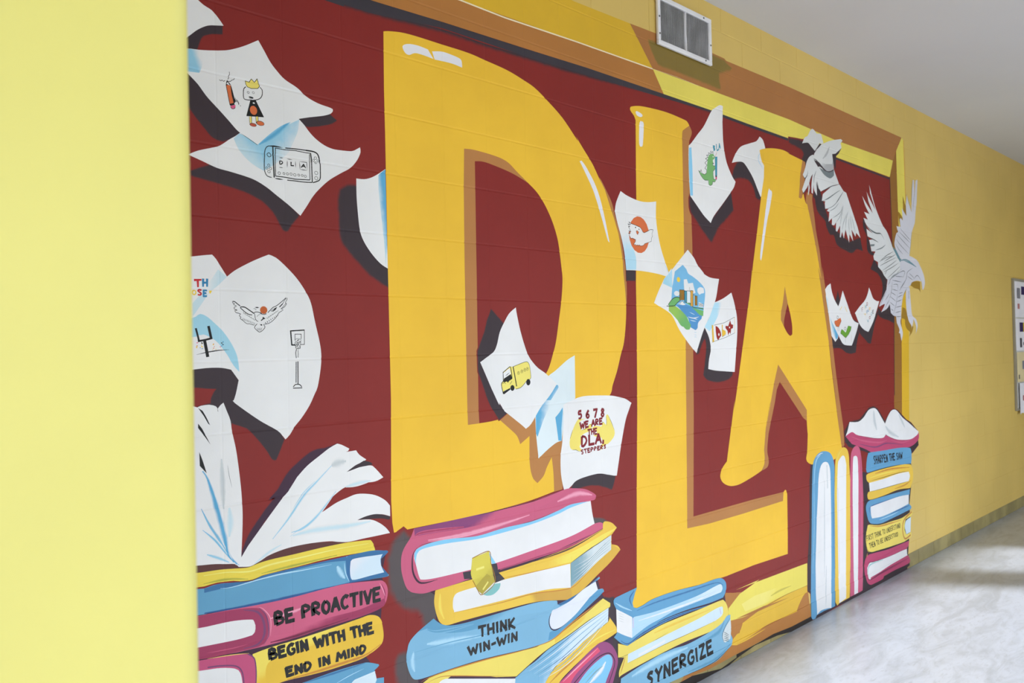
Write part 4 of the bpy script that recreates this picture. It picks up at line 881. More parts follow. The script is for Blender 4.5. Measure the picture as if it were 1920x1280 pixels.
B|gray3|white|372|3437,12637 3713,12709 3952,12717
P|painted_book|blue book lying under the open book, white page ends at right
F|bk_blue|||1|-1902,9881! -571,9729! -183,9766 358,9694 818,9635 1089,9712 2067,9735 3885,9736 4785,9739 5422,9624! 5455,9563 5269,9527 5180,9399 5175,9184 5255,8968 5438,8857! 5424,8780 4764,8828 3946,8893 2784,8877 1695,8895 1005,8902 345,8959 -290,9020 -568,9020! -1913,9153!
F|bk_blued|||1|-571,9723! -183,9766! 165,9721! 818,9635! 1089,9712! 2067,9735! 3885,9736! 3962,9588! 3180,9676 2066,9669 1534,9649 1019,9598 36,9609 -573,9608!
F|bk_blued|||1|3864,9660! 3965,9745! 4785,9739! 5422,9631! 5455,9563! 5180,9399! 5175,9184! 5438,8857! 5424,8780! 4764,8828! 3986,8884! 3893,9184!
L|ltblue|43|1|1|-122,9629 195,9589 1019,9630 1709,9645 2428,9610 3371,9586
L|ltblue|35|1|1|3821,9547 3854,9227 3987,8919
B|ltblue|bk_blue|279|3564,9495 3676,9264 3830,9058
B|bk_navy|bk_blue|107|-567,9057 345,8990 1695,8928 2784,8911 3946,8893
L|bk_navy|24|0|1|-583,9045 345,8965 1695,8895 2784,8884 3946,8886 4764,8821
L|browndark|31|1|1|166,9736 554,9674 818,9658 1089,9718
S|page_block|
F|lav|paleb|4125,9661 4562,9113|1|4040,9503! 4103,9595 4450,9597 5034,9554 5239,9543! 5158,9404 5175,9184 5285,8944! 4767,8945 4189,8938 4049,9010 4015,9263
P|painted_book|pink book lettered BE PROACTIVE
F|bk_pink|||1|-1914,9095! -553,9007! 184,8967 1006,8912 2050,8878 3163,8894 3946,8876 4972,8740 5227,8678 5374,8508 5411,8245 5317,7941 5121,7807 4531,7737 3920,7713 2759,7702 2025,7662 1117,7680! 322,7726! -1932,7991!
F|bk_mag|bk_pink|3138,7740 3051,8102|1|1292,7890! 2030,7892 3143,7977 4330,7962 5256,8100! 5317,7941 5121,7807 4531,7737 3920,7713 2759,7702 2025,7662 1186,7709!
B|bk_magd|bk_mag|113|1324,7737 2026,7711 2760,7736 3922,7782
L|bk_mag|43|1|1|5182,8586 5303,8270 5253,7956
B|pinkl|bk_pink|174|1337,8428 2041,8451 2405,8495
L|pinkl|29|1|1|5098,8641 5220,8397 5301,8162
F|bk_mag|||1|-1915,9066! -553,8998! 183,8951 803,8864 1070,8752 1219,8522 1263,8124 1188,7822 983,7717 322,7741 -528,7795! -1932,7991!
B|purple|bk_mag|144|539,8865 935,8721 1115,8420 1141,8027 950,7790 519,7781
L|purple|38|1|1|971,8840 1186,8595 1272,8251 1259,7932 1118,7728
L|pinkl|25|1|1|971,8840 1105,8776 1337,8428 1327,7913
L|magl|30|1|1|-525,7947 164,7879 652,7871
S|page_block|
F|white|||1|-1920,8775! -543,8669! 178,8640 665,8565 814,8521! 877,8352 857,8166 772,8093! 329,8084 -522,8144! -1928,8252!
S|lettering|black words BE PROACTIVE
T|ink|118|BE PROACTIVE|1461,8560 5115,8475 5106,8081 1489,8212
P|painted_book|golden book lettered BEGIN WITH THE END IN MIND
F|bk_gold|||1|778,7550! 1321,7592 2386,7599 3523,7641 4324,7682 4737,7693 5071,7531 5191,7177 5204,6812 5049,6602 4500,6434 3497,6443 2733,6463 2001,6482 1472,6480! 618,6078! 763,6729!
F|bk_yel|bk_gold|2384,7500 2522,7061|1|778,7550! 1321,7592 2386,7599 3523,7641 4324,7682 4737,7693 5071,7531 5173,7325! 4316,7367 3517,7367 3129,7299 2016,7236 1244,7162 1163,6542! 756,6351!
B|bk_ora|bk_gold|158|1823,6503 2733,6463 3693,6455 4501,6470 5093,6662
S|page_block|
F|bk_pink2|||1|-1933,7933! -513,7776! 160,7693 646,7587 810,7446 870,7110 862,6317! -1949,6918!
L|purple|38|0|1|646,7587 826,7410 875,7013 855,6637
L|bk_ylwl|24|1|1|-513,7785 160,7699 680,7603
S|page_block|
F|white|||1|-1937,7701! -518,7487! -162,7429 249,7292 408,7120 467,6788! 455,6132! -1949,6918!
L|purple|36|0|1|-517,7548 -161,7490 283,7352 457,7137 506,6776
S|lettering|black words BEGIN WITH THE END IN MIND
T|ink|108|BEGIN WITH THE|1268,7526 4781,7425 4829,7109 1297,7243
T|ink|100|END IN MIND|1777,6844 4530,6798 4537,6566 1807,6606
P|painted_book|blue book cut off at the bottom left
F|bk_blue|||1|1819,6275! 2249,6258 2728,6262 3492,6238 4128,6225 4537,6229 4994,6044! 5014,5984 4842,5892! 4900,5642! 4870,5294! 1984,5632!
B|bk_blued|bk_blue|107|2358,6241 3106,6233 3887,6225 4496,6224
L|ltblue|24|1|1|3406,5886 3881,5984 4451,6060
F|bk_blue|||1|4857,5619! 5196,5560! 5181,4946! 4677,5106!
S|page_block|
F|paleb|||1|4118,5808! 4863,5861! 4919,5565! 4831,5413! 3863,5190! 3476,5487!
P|painted_book|large pink hardback on top of the middle stack
F|bk_pink|||1|6515,10157! 8032,10162! 10098,10179! 12171,10251! 13909,10450! 14304,10449 15109,10312 15601,10106 15849,9931 15759,9777 15506,9776! 15587,9220 15707,8784! 16065,8780 16276,8661 16227,8500 15041,8320 13446,8130 12103,8077 10366,8000! 9260,7965 8031,7901 7329,7896 6875,7894 6488,7996 6272,8112 6115,8325 5966,8844 5978,9328 6120,9611 6371,9877!
F|purple2|bk_pink|9320,10070 9499,9654|1|6515,10157! 8032,10162! 10098,10179! 12171,10251! 13909,10450! 13826,10301 13128,10084 12016,9889 10620,9809 8997,9788 7496,9859 6536,9892!
B|pinkl|bk_pink|220|7089,9657 8682,9581 10480,9634 11940,9748
L|pinkl|45|1|1|7088,9612 8803,9512 10479,9585
B|pinkl|bk_pink|314|13508,10027 14696,10178 15598,9995
B|bk_mag|bk_pink|121|6536,9892 6928,9959 8689,9840
L|ink|24|1|1|9322,10142 10098,10170 12171,10241 13909,10450
B|bk_mag|bk_pink|93|10365,7976 12103,8052 14227,8143 16227,8500
L|purpledark|72|1|1|6636,9492 6438,9283 6425,8748 6608,8373 6884,8245 7453,8235
L|purpledark|27|1|1|6636,9492 7144,9556 9301,9399 10610,9463 12076,9495 14281,9751
S|page_block|
F|white|||1|15489,9761! 15587,9220 15707,8784! 14239,8518 12185,8370 10174,8261 8955,8268 7455,8304 6831,8370 6694,8467 6566,8899 6492,9228 6690,9414 7141,9465 8014,9466 9300,9351 10608,9414 12146,9432 13494,9605 14281,9751
S|page_block|
F|ltblue2|||1|6492,9228! 6580,9435 7143,9547 8016,9535 9301,9413 10610,9478 12147,9483 13496,9658 14282,9794 15339,9767! 14278,9670 13491,9526 12144,9380 10606,9315 9298,9303 8012,9396 7140,9420 6700,9367 6573,9167 6566,8899!
P|painted_book|golden book with grey striped page ends below the pink hardback
F|bk_gold2|||1|7358,7889! 8031,7901 8945,7913 10362,7878! 12099,7924 14066,8066 16226,8472! 16279,8744 16496,8748 16844,8622 17147,8371! 16781,8121! 16767,7726! 17163,7595 17354,7387! 16697,7002 15817,6622 14969,6255 14235,6043! 13997,6018 12267,6345 10521,6459 8598,6547 7877,6567 7587,6687 7419,6936 7289,7471
F|bk_yel|bk_gold2|14210,7662 12689,8066|1|10425,7766! 12095,7796 14218,7876 16305,8262 17147,8371! 15862,7894 14854,7644 14204,7475! 13426,7526 11944,7571 10556,7639!
F|bk_ochre|||1|12099,7924! 14066,8066! 15538,8286! 14221,7983! 13057,7889!
F|bk_ochre|||1|14170,6461! 14987,6771 15836,7147 16715,7509 16767,7726 17354,7387! 16697,7002 15817,6622 14969,6255 14235,6043!
F|bk_ochre2|bk_gold2|12275,6601 11907,6379|1|8365,6925! 10197,6783 11917,6708 14170,6445! 14235,6043! 13997,6018 12267,6345 10521,6459 8598,6547 7877,6567!
B|bk_yel|bk_gold2|185|7556,7730 7543,7227 7707,6818
L|bk_ora|37|1|1|8185,6932 10196,6759 12060,6701 14091,6452 14986,6743 15836,7147
L|bk_ora|29|1|1|10422,7643 12086,7526 14202,7421
L|purpledark|51|1|1|12099,7924 14223,8036 16225,8444
S|page_block|
F|white|||1|14163,7429! 14170,6461! 13018,6666 11918,6759 10198,6832 8365,6925 8156,6985 8103,7232 8201,7536 8628,7603 9892,7586 11942,7521 13044,7472
S|page_block|
F|paleg|grayblue|15847,7451 14435,7239|1|14203,7448! 15019,7694 15862,7894 16764,8124! 16732,7505! 15837,7174 14988,6798 14187,6484!
L|white|21|1|1|14212,6532 14991,6879 15841,7285 16716,7537
L|grayblue|21|1|1|14239,6623 15043,6950 15877,7345 16718,7599
L|white|21|1|1|14266,6714 15095,7022 15913,7405 16720,7661
L|grayblue|21|1|1|14293,6805 15147,7093 15949,7464 16723,7723
L|white|21|1|1|14320,6896 15199,7165 15986,7524 16725,7785
L|grayblue|21|1|1|14347,6988 15251,7237 16022,7585 16727,7847
L|white|21|1|1|14374,7079 15303,7309 16059,7645 16729,7909
L|grayblue|21|1|1|14401,7171 15356,7381 16095,7705 16732,7971
L|white|21|1|1|14428,7262 15408,7454 16132,7765 16734,8033
L|teal3|43|1|1|14202,7421 14201,6911 14171,6488
L|purpledark|32|1|1|14203,7448 15019,7694 15863,7905 16764,8135
S|bookmark|yellow ribbon bookmark folded over the covers
F|charcoal|||0|8584,8251 8985,8224 8977,7939 8638,7993
F|charcoal|||0|9912,8275 10206,8239 10283,7894 10588,7582 10087,7543
F|teal4|||1|9495,7263! 10086,7519! 10364,7483! 10312,7297 10010,7145 9685,7171
F|ltblue2|||0|9827,8730 10160,8249 9964,8274
F|bookmark|bookmark2|9395,8225 9888,7441|1|9028,8659! 9828,8759! 9913,8313! 10089,7592! 9463,7270! 9247,7488 9038,7869 8951,8126 8990,8404!
B|lemon2|bookmark|219|9204,8216 9587,8234
F|bookmark2|||1|9188,7644! 9708,7966! 9899,7828! 9824,7504! 9464,7294! 9247,7488!
B|lemon2|bookmark2|155|9500,7431 9764,7663
L|brown2|29|0|1|9028,8659 9828,8759 9913,8313 10102,7589 9476,7258 9247,7488 9038,7869
P|painted_book|light blue book lettered THINK WIN-WIN
F|bk_sky|||1|6165,6297! 6260,6456 6585,6668 7250,6951! 7532,6708 7919,6543 8519,6457 9562,6413 11232,6375 12421,6305 13353,6129 13375,5979 14157,6061 15051,6237 15916,6534! 15965,6451! 15682,6384! 15813,6011! 16137,5983 16201,5840! 15612,5613 14123,5051 13028,4648! 12066,4679 11183,4754 9520,4935 7977,5025 7011,5044 6545,5080 6319,5196 6147,5562 6089,5948 6140,6193
F|bk_blue|bk_sky|9561,6373 9683,5939|1|6585,6668! 7250,6951! 7532,6708 7919,6543 8519,6457 9562,6413 11232,6375 12421,6305 13352,6107! 13027,5856! 12106,5951 10652,6100 9025,6109 8011,6256 7333,6472 6959,6683!
B|bk_blue|bk_sky|132|6958,6646 7333,6472 8014,6372 9030,6307
B|ltblue|bk_sky|354|6945,6158 8003,5987 9544,5773
B|ltblue|bk_sky|249|6386,6050 6331,5694 6415,5372
B|bk_blue|bk_sky|50|6340,6026 8002,5948 10085,5752 12100,5739
F|bk_blue2|||1|15795,5987! 16137,5983! 16201,5840! 15612,5613 14857,5354 14123,5051 13182,4738 12805,4708! 12889,4999! 13192,5024! 13653,5064 14370,5311 14864,5570 15284,5800
F|bk_blued|||1|13375,5979! 14157,6061 15051,6237 15941,6517! 15682,6384! 14886,6219 14153,5955 13526,5890!
L|purpledark|47|1|1|13370,5811 12987,5705 12873,5420 12968,5135 13229,5004 13653,5064 14128,5210
S|page_block|
F|lav|||1|13065,5790 13370,5822 14153,5955 14886,6219 15682,6384! 15813,6011! 15284,5800 14864,5570 14370,5311 13653,5064 13192,5050 12970,5186 12919,5461
S|lettering|black words THINK WIN-WIN
T|ink|111|THINK|9262,6148 11036,6004 11049,5647 9279,5803
T|ink|104|WIN-WIN|8750,5549 11159,5472 11150,5181 8783,5255
P|painted_book|yellow book with blue side pages under the THINK book
F|bk_yel2|||1|6679,4882! 7009,4988! 7976,4987 9518,4875 11182,4713 12065,4637 12286,4642 13181,4686 14120,4971 15266,5282 16122,5578! 16590,5271! 16585,5131! 16451,5079! 15253,4901 14029,4620 12870,4404 12127,4199 11055,3829! 10053,4106! 9502,4317! 7971,4776! 7478,4637! 6983,3996! 6531,4517!
F|bk_gold2|bk_yel2|14598,4930 14834,4707|1|13181,4686! 14120,4971! 15266,5282! 16122,5578! 16373,5323! 15259,5092 14112,4732 13175,4504!
L|bk_ora|45|1|1|6681,4956 7010,5007 7976,4987 9518,4887 11182,4721 12066,4658
L|bk_ora|61|1|1|11997,4670 13029,4674 14122,5024 15268,5337 15993,5552
L|bk_ora|30|1|1|6911,4848 7484,4883 8218,4702 9502,4305 11040,3843
F|bk_gold2|||1|12530,3077! 13143,3543 14082,3830 15229,4221 16431,4521 16483,4733! 16948,4163 16984,3926! 16406,3824 15545,3696 14709,3437 13586,3017 13116,2687! 12378,2917!
B|bk_yel|bk_gold2|144|14394,3635 15640,4001 16855,4073
B|bk_ora|bk_gold2|139|12826,3038 13596,3331 14799,3683
S|page_block|
F|white|||1|7283,4544! 7480,4732 7724,4753! 8976,4375! 11094,3735! 11068,2868! 7271,4092!
S|page_block|
F|bk_sky|paleb|12859,4069 13596,3331|1|11019,3790! 11548,3984 12124,4123 12869,4379 14029,4593 15252,4874 16470,5103! 16414,4525! 15229,4221 14084,3883 13144,3569 12530,3077! 12078,2653! 10893,3032!
L|bk_blued|30|1|1|11617,3914 13015,4234 14589,4661 16449,5023
L|white|30|1|1|11742,3826 13132,4128 14683,4572 16447,4967
L|bk_blue|30|1|1|11867,3738 13250,4021 14778,4482 16445,4911
L|paleb|30|1|1|11994,3650 13369,3914 14873,4392 16443,4856
L|bk_blued|30|1|1|12121,3560 13488,3806 14968,4301 16441,4800
L|white|31|1|1|12249,3471 13608,3698 15063,4210 16439,4744
L|bk_blue|31|1|1|12378,3381 13729,3589 15159,4119 16437,4688
L|paleb|31|1|1|12507,3290 13850,3480 15256,4027 16435,4632
L|purpledark|25|1|1|11054,3804 12126,4174 12869,4389 14029,4604 15252,4885 16470,5114
P|painted_book|magenta book cut off at the bottom of the middle stack
F|purple3|||1|13119,2791! 14060,3168 15041,3561 15716,3759 16143,3755 16570,3527 16908,3094 17000,2670 16834,2265 16502,1632!
F|bk_pink3|||1|13119,2791! 14057,3088 15037,3453 15712,3650! 15875,3438! 15195,3244 14370,2942 13882,2555!
L|pinkl|63|1|1|13580,2860 14377,3155 15710,3595
L|purpledark|48|0|1|14037,2507 14854,2906 15697,3211 16384,3212 16725,2919 16756,2571 16337,1907
S|page_block|
F|sky|||1|14191,2352! 15016,2858 15864,3136 16382,3157 16620,2949 16627,2664 16351,2296 15987,1792!
S|page_block|
B|white|sky|365|15163,2323 15845,2613 16199,2900
L|grayblue|65|1|1|14836,2368 15508,2658 16023,2784
L|teal4|43|1|1|14515,2467 15176,2702 15685,2882
P|painted_book|blue book under the foot of the letter L
F|bk_blue3|||1|16804,5226 16884,5396 17297,5444 18419,5528! 18252,5273! 18082,4923! 18152,4712! 18384,4622! 18822,4650 19641,4755 21350,4720 23172,4576 24626,4557 25225,4456 25570,4158 25552,3771 25284,3499! 24086,3504 22203,3634 20438,3655 19594,3566 18773,3382 17980,3252 17668,3168! 17222,3409 16787,3763! 16978,3903! 16977,4900!
B|bk_blued|bk_blue3|131|18380,4511 19633,4557 22238,4467 24618,4367 25311,4104
B|bk_navy|bk_blue3|140|17225,3504 17748,3243 18775,3431 20434,3554 22198,3530 24081,3397
B|ltblue|bk_blue3|127|16914,5199 17428,4886 18031,4596
B|bk_navy|bk_blue3|130|18218,5427 17897,5161 18038,4788
S|page_block|
F|ltblue3|paleb|21318,3952 24605,4095|1|18175,4293! 19618,4160 21325,4105 23151,4100 24610,4204 25112,4187 25253,3950 25094,3792! 23139,3808 21314,3849 20271,3747 19188,3670 17986,3420! 18057,4250!
S|page_block|
F|white|||1|16964,4927! 17494,4630 18036,4313! 18002,3416! 17459,3680 16980,3950!
S|page_block|
B|white|ltblue3|157|18480,4046 20450,3957 23142,3888 24900,3974
L|lav2|77|0|0|18111,4237 18096,3852
L|gray3|19|1|0|17083,4731 17491,4545
L|gray3|19|1|0|17079,4627 17487,4440
L|gray3|19|1|0|17075,4524 17483,4336
L|gray3|19|1|0|17072,4420 17479,4231
P|painted_book|yellow book with pale blue pages in the small stack
F|bk_yel2|||1|17035,3436! 17668,3168! 18770,3309 20006,3435 21297,3440 23121,3412 24975,3405 25377,3310 25667,2907 25667,2460 25018,2124! 24024,2107 22141,2180 20808,2181 18724,2118 17322,2045 17057,1982! 17067,2264 17423,2732! 17014,2849!
B|bk_ora|bk_yel2|115|17500,2759 17336,2423 17136,2101
B|bk_gold2|bk_yel2|200|19580,3219 21289,3236 24072,3182
L|ink|19|1|1|17013,2825 17731,2790 19567,2873 20668,2985
S|page_block|
F|paleb|||1|17693,2800! 19567,2873 21276,2929 23103,2989 24961,3104 25236,2900 25143,2645 24535,2522! 22154,2491 20391,2499 17641,2431!
S|page_block|
B|white|paleb|261|18423,2547 20397,2650
S|page_block|
B|lav2|paleb|221|24958,3022 25045,2725
L|brown2|24|1|1|17679,2420 20391,2499 22154,2491 24535,2522
P|painted_book|blue book lettered SYNERGIZE
F|bk_sky|||1|17166,1901! 18722,2069 20806,2131 22135,2025 24024,2107 25125,2262 25545,2490 25907,2485! 25859,2132! 25893,1507! 26058,1238! 25887,947 24953,706 23955,554 22075,628 20318,696! 17130,914!
B|ltblue|bk_sky|451|17924,1769 19945,1917 22128,1869
B|bk_blue|bk_sky|359|23527,1807 24806,1903 25332,2321
B|bk_blue|bk_sky|279|22080,731 24452,684 25893,1058
L|ink|36|1|1|21624,632 23955,554 24952,679 25887,947
S|page_block|
F|paleg|||1|25917,2258! 25418,1965 25145,1593 25303,1246 25841,1296! 25944,1718!
L|ink|27|1|0|25256,1785 25756,1487
L|ink|27|1|0|25252,1687 25753,1409
L|ink|27|1|0|25247,1588 25749,1332
L|ink|27|1|0|25242,1489 25746,1255
L|ink|27|1|0|25238,1391 25742,1177
L|ink|33|1|1|25880,2351 25367,1978 25115,1601 25302,1229
S|lettering|black word SYNERGIZE
T|ink|164|SYNERGIZE|18984,1550 24151,1666 24252,1067 18923,1026
P|painted_shadow|
F|shadow|||1|42970,8771! 50160,8339! 50330,6638! 50104,5548! 49737,4512! 49817,3609! 49578,2316! 49175,733! 46128,698! 42817,769! 42415,2068! 42632,3547! 42729,5054! 42961,6753!
P|painted_book|tall upright blue book beside the letter A
F|bk_blue3|||1|35003,7248! 35152,8690! 35305,9131 35637,9416 36147,9592 36758,9612 37473,9429 37870,9030 38032,8534! 37892,5813! 37699,1674! 37704,1990! 37556,132! 37063,129! 36160,194! 35160,169! 34978,11! 34636,43! 34476,232! 34675,3165! 34764,4033!
B|ltblue|bk_blue3|160|35273,7347 35445,8655 35725,9221 36239,9443
L|white|46|1|1|35684,9364 36142,9500 36548,9527
B|ltblue|bk_blue3|98|35313,8050 35188,5323 34862,2651
B|bk_blued|bk_blue3|127|37846,7722 37679,4898 37544,2085
S|page_block|
F|white|||1|35756,7141! 35916,8182 36199,8750 36618,8958 37128,8876 37416,8465 37458,7750! 37422,5887! 37232,1775! 37271,2635! 37063,140! 36403,255 35693,307 35219,181! 35175,1452! 35242,3049! 35131,2230! 35527,5724!
S|page_block|
B|gray3|white|252|37017,8748 37038,7335
S|page_block|
B|gray3|white|226|36657,7876 36470,4638 36324,2111
S|page_block|
B|gray3|white|219|36609,2770 36471,1430 36350,366
P|painted_book|slim upright yellow book
F|bk_gold2|||1|37931,6832! 38112,8621! 38305,9173 38865,9499 39364,9584 39853,9397 40075,8982 40106,8389! 40182,7419! 39832,1212! 39738,1272! 39605,185! 38121,165! 37865,86! 37630,337! 37786,2530! 37731,1667! 37920,6284!
B|bk_yel|bk_gold2|115|38172,6941 38324,8596 38629,9186 39191,9465
B|bk_yel|bk_gold2|90|38195,7677 37879,2014
B|bk_yel|bk_gold2|105|40014,7441 39898,5009
S|page_block|
F|white|||1|38270,6784! 38485,8577 38720,8887 39168,9080 39491,8947 39683,8438! 39603,7494! 39194,1350! 39238,1665! 39086,249! 38121,165! 38195,2447! 38173,1571!
S|page_block|
B|lav2|white|128|38401,7171 38302,1925
P|painted_book|slim upright pink book
F|bk_pink|||1|40104,6523! 40321,8758 40641,9316 41113,9492 41572,9371 41807,8995 41968,8172 42024,6250! 41797,2691! 41642,820! 41734,1725! 41497,188! 40877,182! 39672,199! 39856,2108! 39855,1207!
B|bk_mag|bk_pink|121|41719,8904 41776,7943 41798,6433
B|purple2|bk_pink|134|41613,7234 41394,3766 41165,1072
S|page_block|
F|white|||1|40464,6472! 40652,8573 40900,8867 41299,8749 41383,8240! 41380,7264! 40926,975! 40966,1590! 40810,197! 40270,204! 40382,2000! 40302,1110!
P|painted_book|open book with a pink cover on top of the far stack
F|bk_pinkd|||1|39659,10238! 39975,10465! 40597,10459! 41504,10155 42921,9899 44146,9709 45418,9617! 45888,9786! 46734,9522 48082,9234 50213,9062 51854,9422! 51771,8915 50322,8546 48038,8611 45360,8753 43465,8831! 42391,9187 40549,9672!
B|bk_pink|bk_pinkd|199|40576,10115 42305,9703 44757,9364 46059,9398
B|purple|bk_pinkd|175|41701,9559 44107,9116 46045,9187 48754,8813
B|bk_pink|bk_pinkd|144|46721,9336 48766,8977 50951,9049
L|ink|25|1|1|41502,10130 42919,9874 44774,9625 45886,9760 46997,9417 48778,9152
S|page_fan|two rounded white pages
F|white|||1|40295,11087! 41557,11003 42401,11216 43154,11621 43902,11725 44522,11579 45252,11002 45807,10536! 45888,9797! 45418,9617 44146,9709 42921,9899 41388,10165 40595,10420 39682,10246! 39981,10562!
S|page_fan|
F|white|||1|45807,10536! 46299,10978 46857,11313 47405,11394 47947,11264 48890,10730 50150,10216 51813,9483! 51570,9276 50213,9062 48082,9234 46734,9522 45888,9797!
S|page_fan|
B|gray3|white|627|44017,11562 44097,10881 44433,10230
S|page_fan|
B|gray3|white|441|48206,11000 48867,10401 49264,9982
S|page_fan|
B|gray3|white|499|45861,10373 46624,9881 48095,9424
P|painted_book|blue book lettered SHARPEN THE SAW
F|bk_blue3|||1|43219,8846 45360,8753 48042,8665 49879,8490 50302,8268 50382,7754 50233,7322! 47959,7475 45281,7576 42770,7569! 42600,7743 42699,8341 42906,8726
L|ink|30|1|1|42770,7569 45280,7566 47959,7475 50231,7295
S|lettering|black words SHARPEN THE SAW
T|ink|100|SHARPEN THE SAW|43756,8532 48645,8274 48686,7858 43846,8005
P|painted_book|golden book with white pages below the SHARPEN book
F|bk_gold2|||1|42676,7047! 42571,7289 42888,7504 45278,7524 48656,7432 50155,7259! 50522,6840 50518,6166 50040,5669! 49889,5603 47839,5774 45157,5724 43020,5775 42674,6079 42809,6289 43055,6306! 43089,6838! 42970,6881!
B|bk_ora|bk_gold2|208|43992,7367 46586,7367 49923,7079
B|bk_yel|bk_gold2|164|42989,7185 45257,7211 47932,7097
B|bk_ora|bk_gold2|173|47162,5922 48976,5948 50146,6128
L|ink|35|1|1|42976,6982 45239,6950 47921,6935 49759,6831
S|page_block|
F|white|||1|42970,6881! 45232,6845 47917,6881 49756,6793! 49951,6462 49709,6131! 47868,6180 45190,6220 43055,6308!
L|ink|30|1|1|43054,6293 45190,6220 47867,6169 49708,6114
P|painted_book|blue book curving round white pages in the far stack
F|bk_blue3|||1|49883,5521! 49785,5172! 49565,5148! 49593,4533! 50014,4303! 49925,4093 47715,4001 45036,3933 43528,4107 42808,4381 42430,5101 42456,5503 42894,5717 43882,5700 46468,5643
B|bk_navy|bk_blue3|134|49729,4402 48439,4378 46377,4322
B|ltblue|bk_blue3|125|44414,4218 46370,4217 47734,4270
L|bk_navy|51|1|1|43306,4503 43140,4786 43049,5285 45130,5334 47807,5317
L|ink|31|1|1|45036,3933 47714,3991 49969,4086
S|page_block|
F|white|||1|49639,5165! 49593,4533! 47745,4431 45066,4373 43306,4503! 43140,4786 43112,5301! 45129,5308 47805,5290
P|painted_book|yellow book lettered FIRST THINK TO UNDERSTAND
F|bk_yel2|||1|42545,4069! 42794,4179 44392,3884 46341,3795 48393,3729 49986,3917 50307,3894! 50038,3629 48946,3529! 48782,3226 48751,2792 49011,2444! 49880,2458! 49887,2150 48982,2036 48553,2005! 46225,2113 43657,2285 42920,2350 42448,2567 42248,3211 42340,3700
B|bk_ora|bk_yel2|177|42910,4083 44387,3807 46334,3690 48105,3612
L|bk_ora|122|0|1|50158,3862 48954,3638 48432,3285 48390,2691 48779,2183 49794,2278
L|ink|35|1|1|42433,3278 42345,2840 42801,2398 44281,2218 48552,1994
S|page_block|
F|paleb|||1|49929,3535! 49009,3408 48766,3009 49012,2460! 49780,2492!
S|lettering|black words FIRST THINK TO UNDERSTAND THEN TO BE UNDERSTOOD
T|ink|53|FIRST THINK TO UNDERSTAND|42329,3525 47952,3431 48000,3123 42392,3195
T|ink|53|THEN TO BE UNDERSTOOD|42716,2963 47499,2890 47548,2611 42816,2639
P|painted_book|magenta book at the foot of the far stack
F|bk_pinkd|||1|49477,1919! 49384,1631 49014,1480! 49049,978! 49392,745! 49294,378 46779,403 44798,397! 44759,237 43275,237 42701,286 42221,558 41935,1152! 41894,1418 41988,1951 42425,2218 43157,2228 45558,2027 47572,1968
B|bk_mag|bk_pinkd|176|42697,794 44816,654 48885,680
L|purpledark|55|1|1|49392,745 47486,742 44819,706 43298,615 42440,659 42251,1026
L|purpledark|35|1|1|42374,1419 42635,1720 43613,1626 46182,1483 48943,1493
S|page_block|
F|white|||1|49010,1426! 49049,978! 46142,907 44186,786 42815,744! 42723,627! 42474,741 42352,1064 42355,1539! 42377,1469 42755,1696 43612,1600 46182,1483 47953,1463
S|page_block|
B|teal4|white|174|42453,864 42448,1222 42493,1395 42992,1572 44871,1478
P|painted_bird|white dove-like bird with spread tail over the letter A
F|bird|||1|34934,27898! 35288,28313 35630,28451 35989,28833 36253,29000! 36509,28965 36847,28823 37376,28874 37541,28657 37702,28377! 37429,28262! 37166,28288! 36838,27889 36524,27706! 36106,27892 35733,28050 35354,28007
F|bird|||1|39774,26103! 38545,25778! 37431,25208! 37273,24782! 37763,24797! 37668,24705! 37692,24339! 38190,24393! 37910,24239! 38269,24195! 38097,23580! 38615,23858! 38544,23437! 38865,23425! 39158,23661! 39079,23111! 39262,23065! 39712,23504! 39620,22760! 39761,22751! 39976,23149! 40188,22701! 40466,23320! 40951,22507! 41035,23071! 41553,22640! 41351,23399! 41924,22973! 42041,23244! 42684,22949! 42270,23656! 41526,24624! 40979,25337! 40708,25690! 40325,25749!
F|bird|||1|36251,27433! 35815,27246 35460,26913 35228,26483 34914,26025! 35153,25872! 35676,26269! 35323,25943 34766,25141! 34922,24975! 35416,25361 36185,26260! 35979,25632 35950,25109! 36118,25069! 36254,25668! 36303,25313 36648,25013! 36652,25396 36610,25875! 36834,25541! 37173,25331! 38358,25713 39727,26118! 39331,26570 39028,26946! 38445,27195!
F|bird|||1|35650,25788! 35752,25364! 35558,24894! 35504,24975!
S|bird_shade|grey shading and thin dark feather lines
F|bird2|bird|38069,26974 37741,27501|1|36242,27271! 36685,27501 37401,27776! 38094,27390 38849,27838 39001,27277 39028,26946! 38419,26743 37876,26741 37011,27105!
F|bird|||1|36427,27521! 37156,28103 38159,28515 38903,28743 40140,29036! 40376,28969! 40075,28749! 40190,28598! 40202,28473! 39609,28082 39227,27959 38852,27880! 38923,27515! 38815,27249! 37898,27114! 36840,27160! 36325,27224!
B|bird2|bird|339|38509,28282 38118,27806 37556,27391
F|gray1|||1|37036,26776! 37874,26699 38417,26714 39027,26925! 39033,26571! 38484,26309 37679,26426
F|shadow|||1|36363,27149! 37011,27105! 37876,26741 38419,26743 39028,26955! 38977,26876! 38415,26685 37783,26687 37171,26844 36905,26785! 36570,26999!
F|shadow|||1|36525,27718! 37209,28267! 37429,28250! 36881,27896!
F|shadow|||1|38852,27880! 39321,27974! 40103,28414! 40202,28473! 39797,28070! 39407,27840! 39262,26980! 39001,27277!
L|ink2|55|1|1|37173,25331 37806,25541 38733,25865 39726,26106
L|ink2|55|1|1|37406,24777 38323,25109 39268,25514 39798,25727
L|ink2|57|1|1|39231,24882 39822,25329 40274,25701
L|ink2|54|1|1|34954,26011 35152,25860 35456,26080 35556,26371
L|ink2|53|1|1|34781,25103 34921,24964 35372,25315
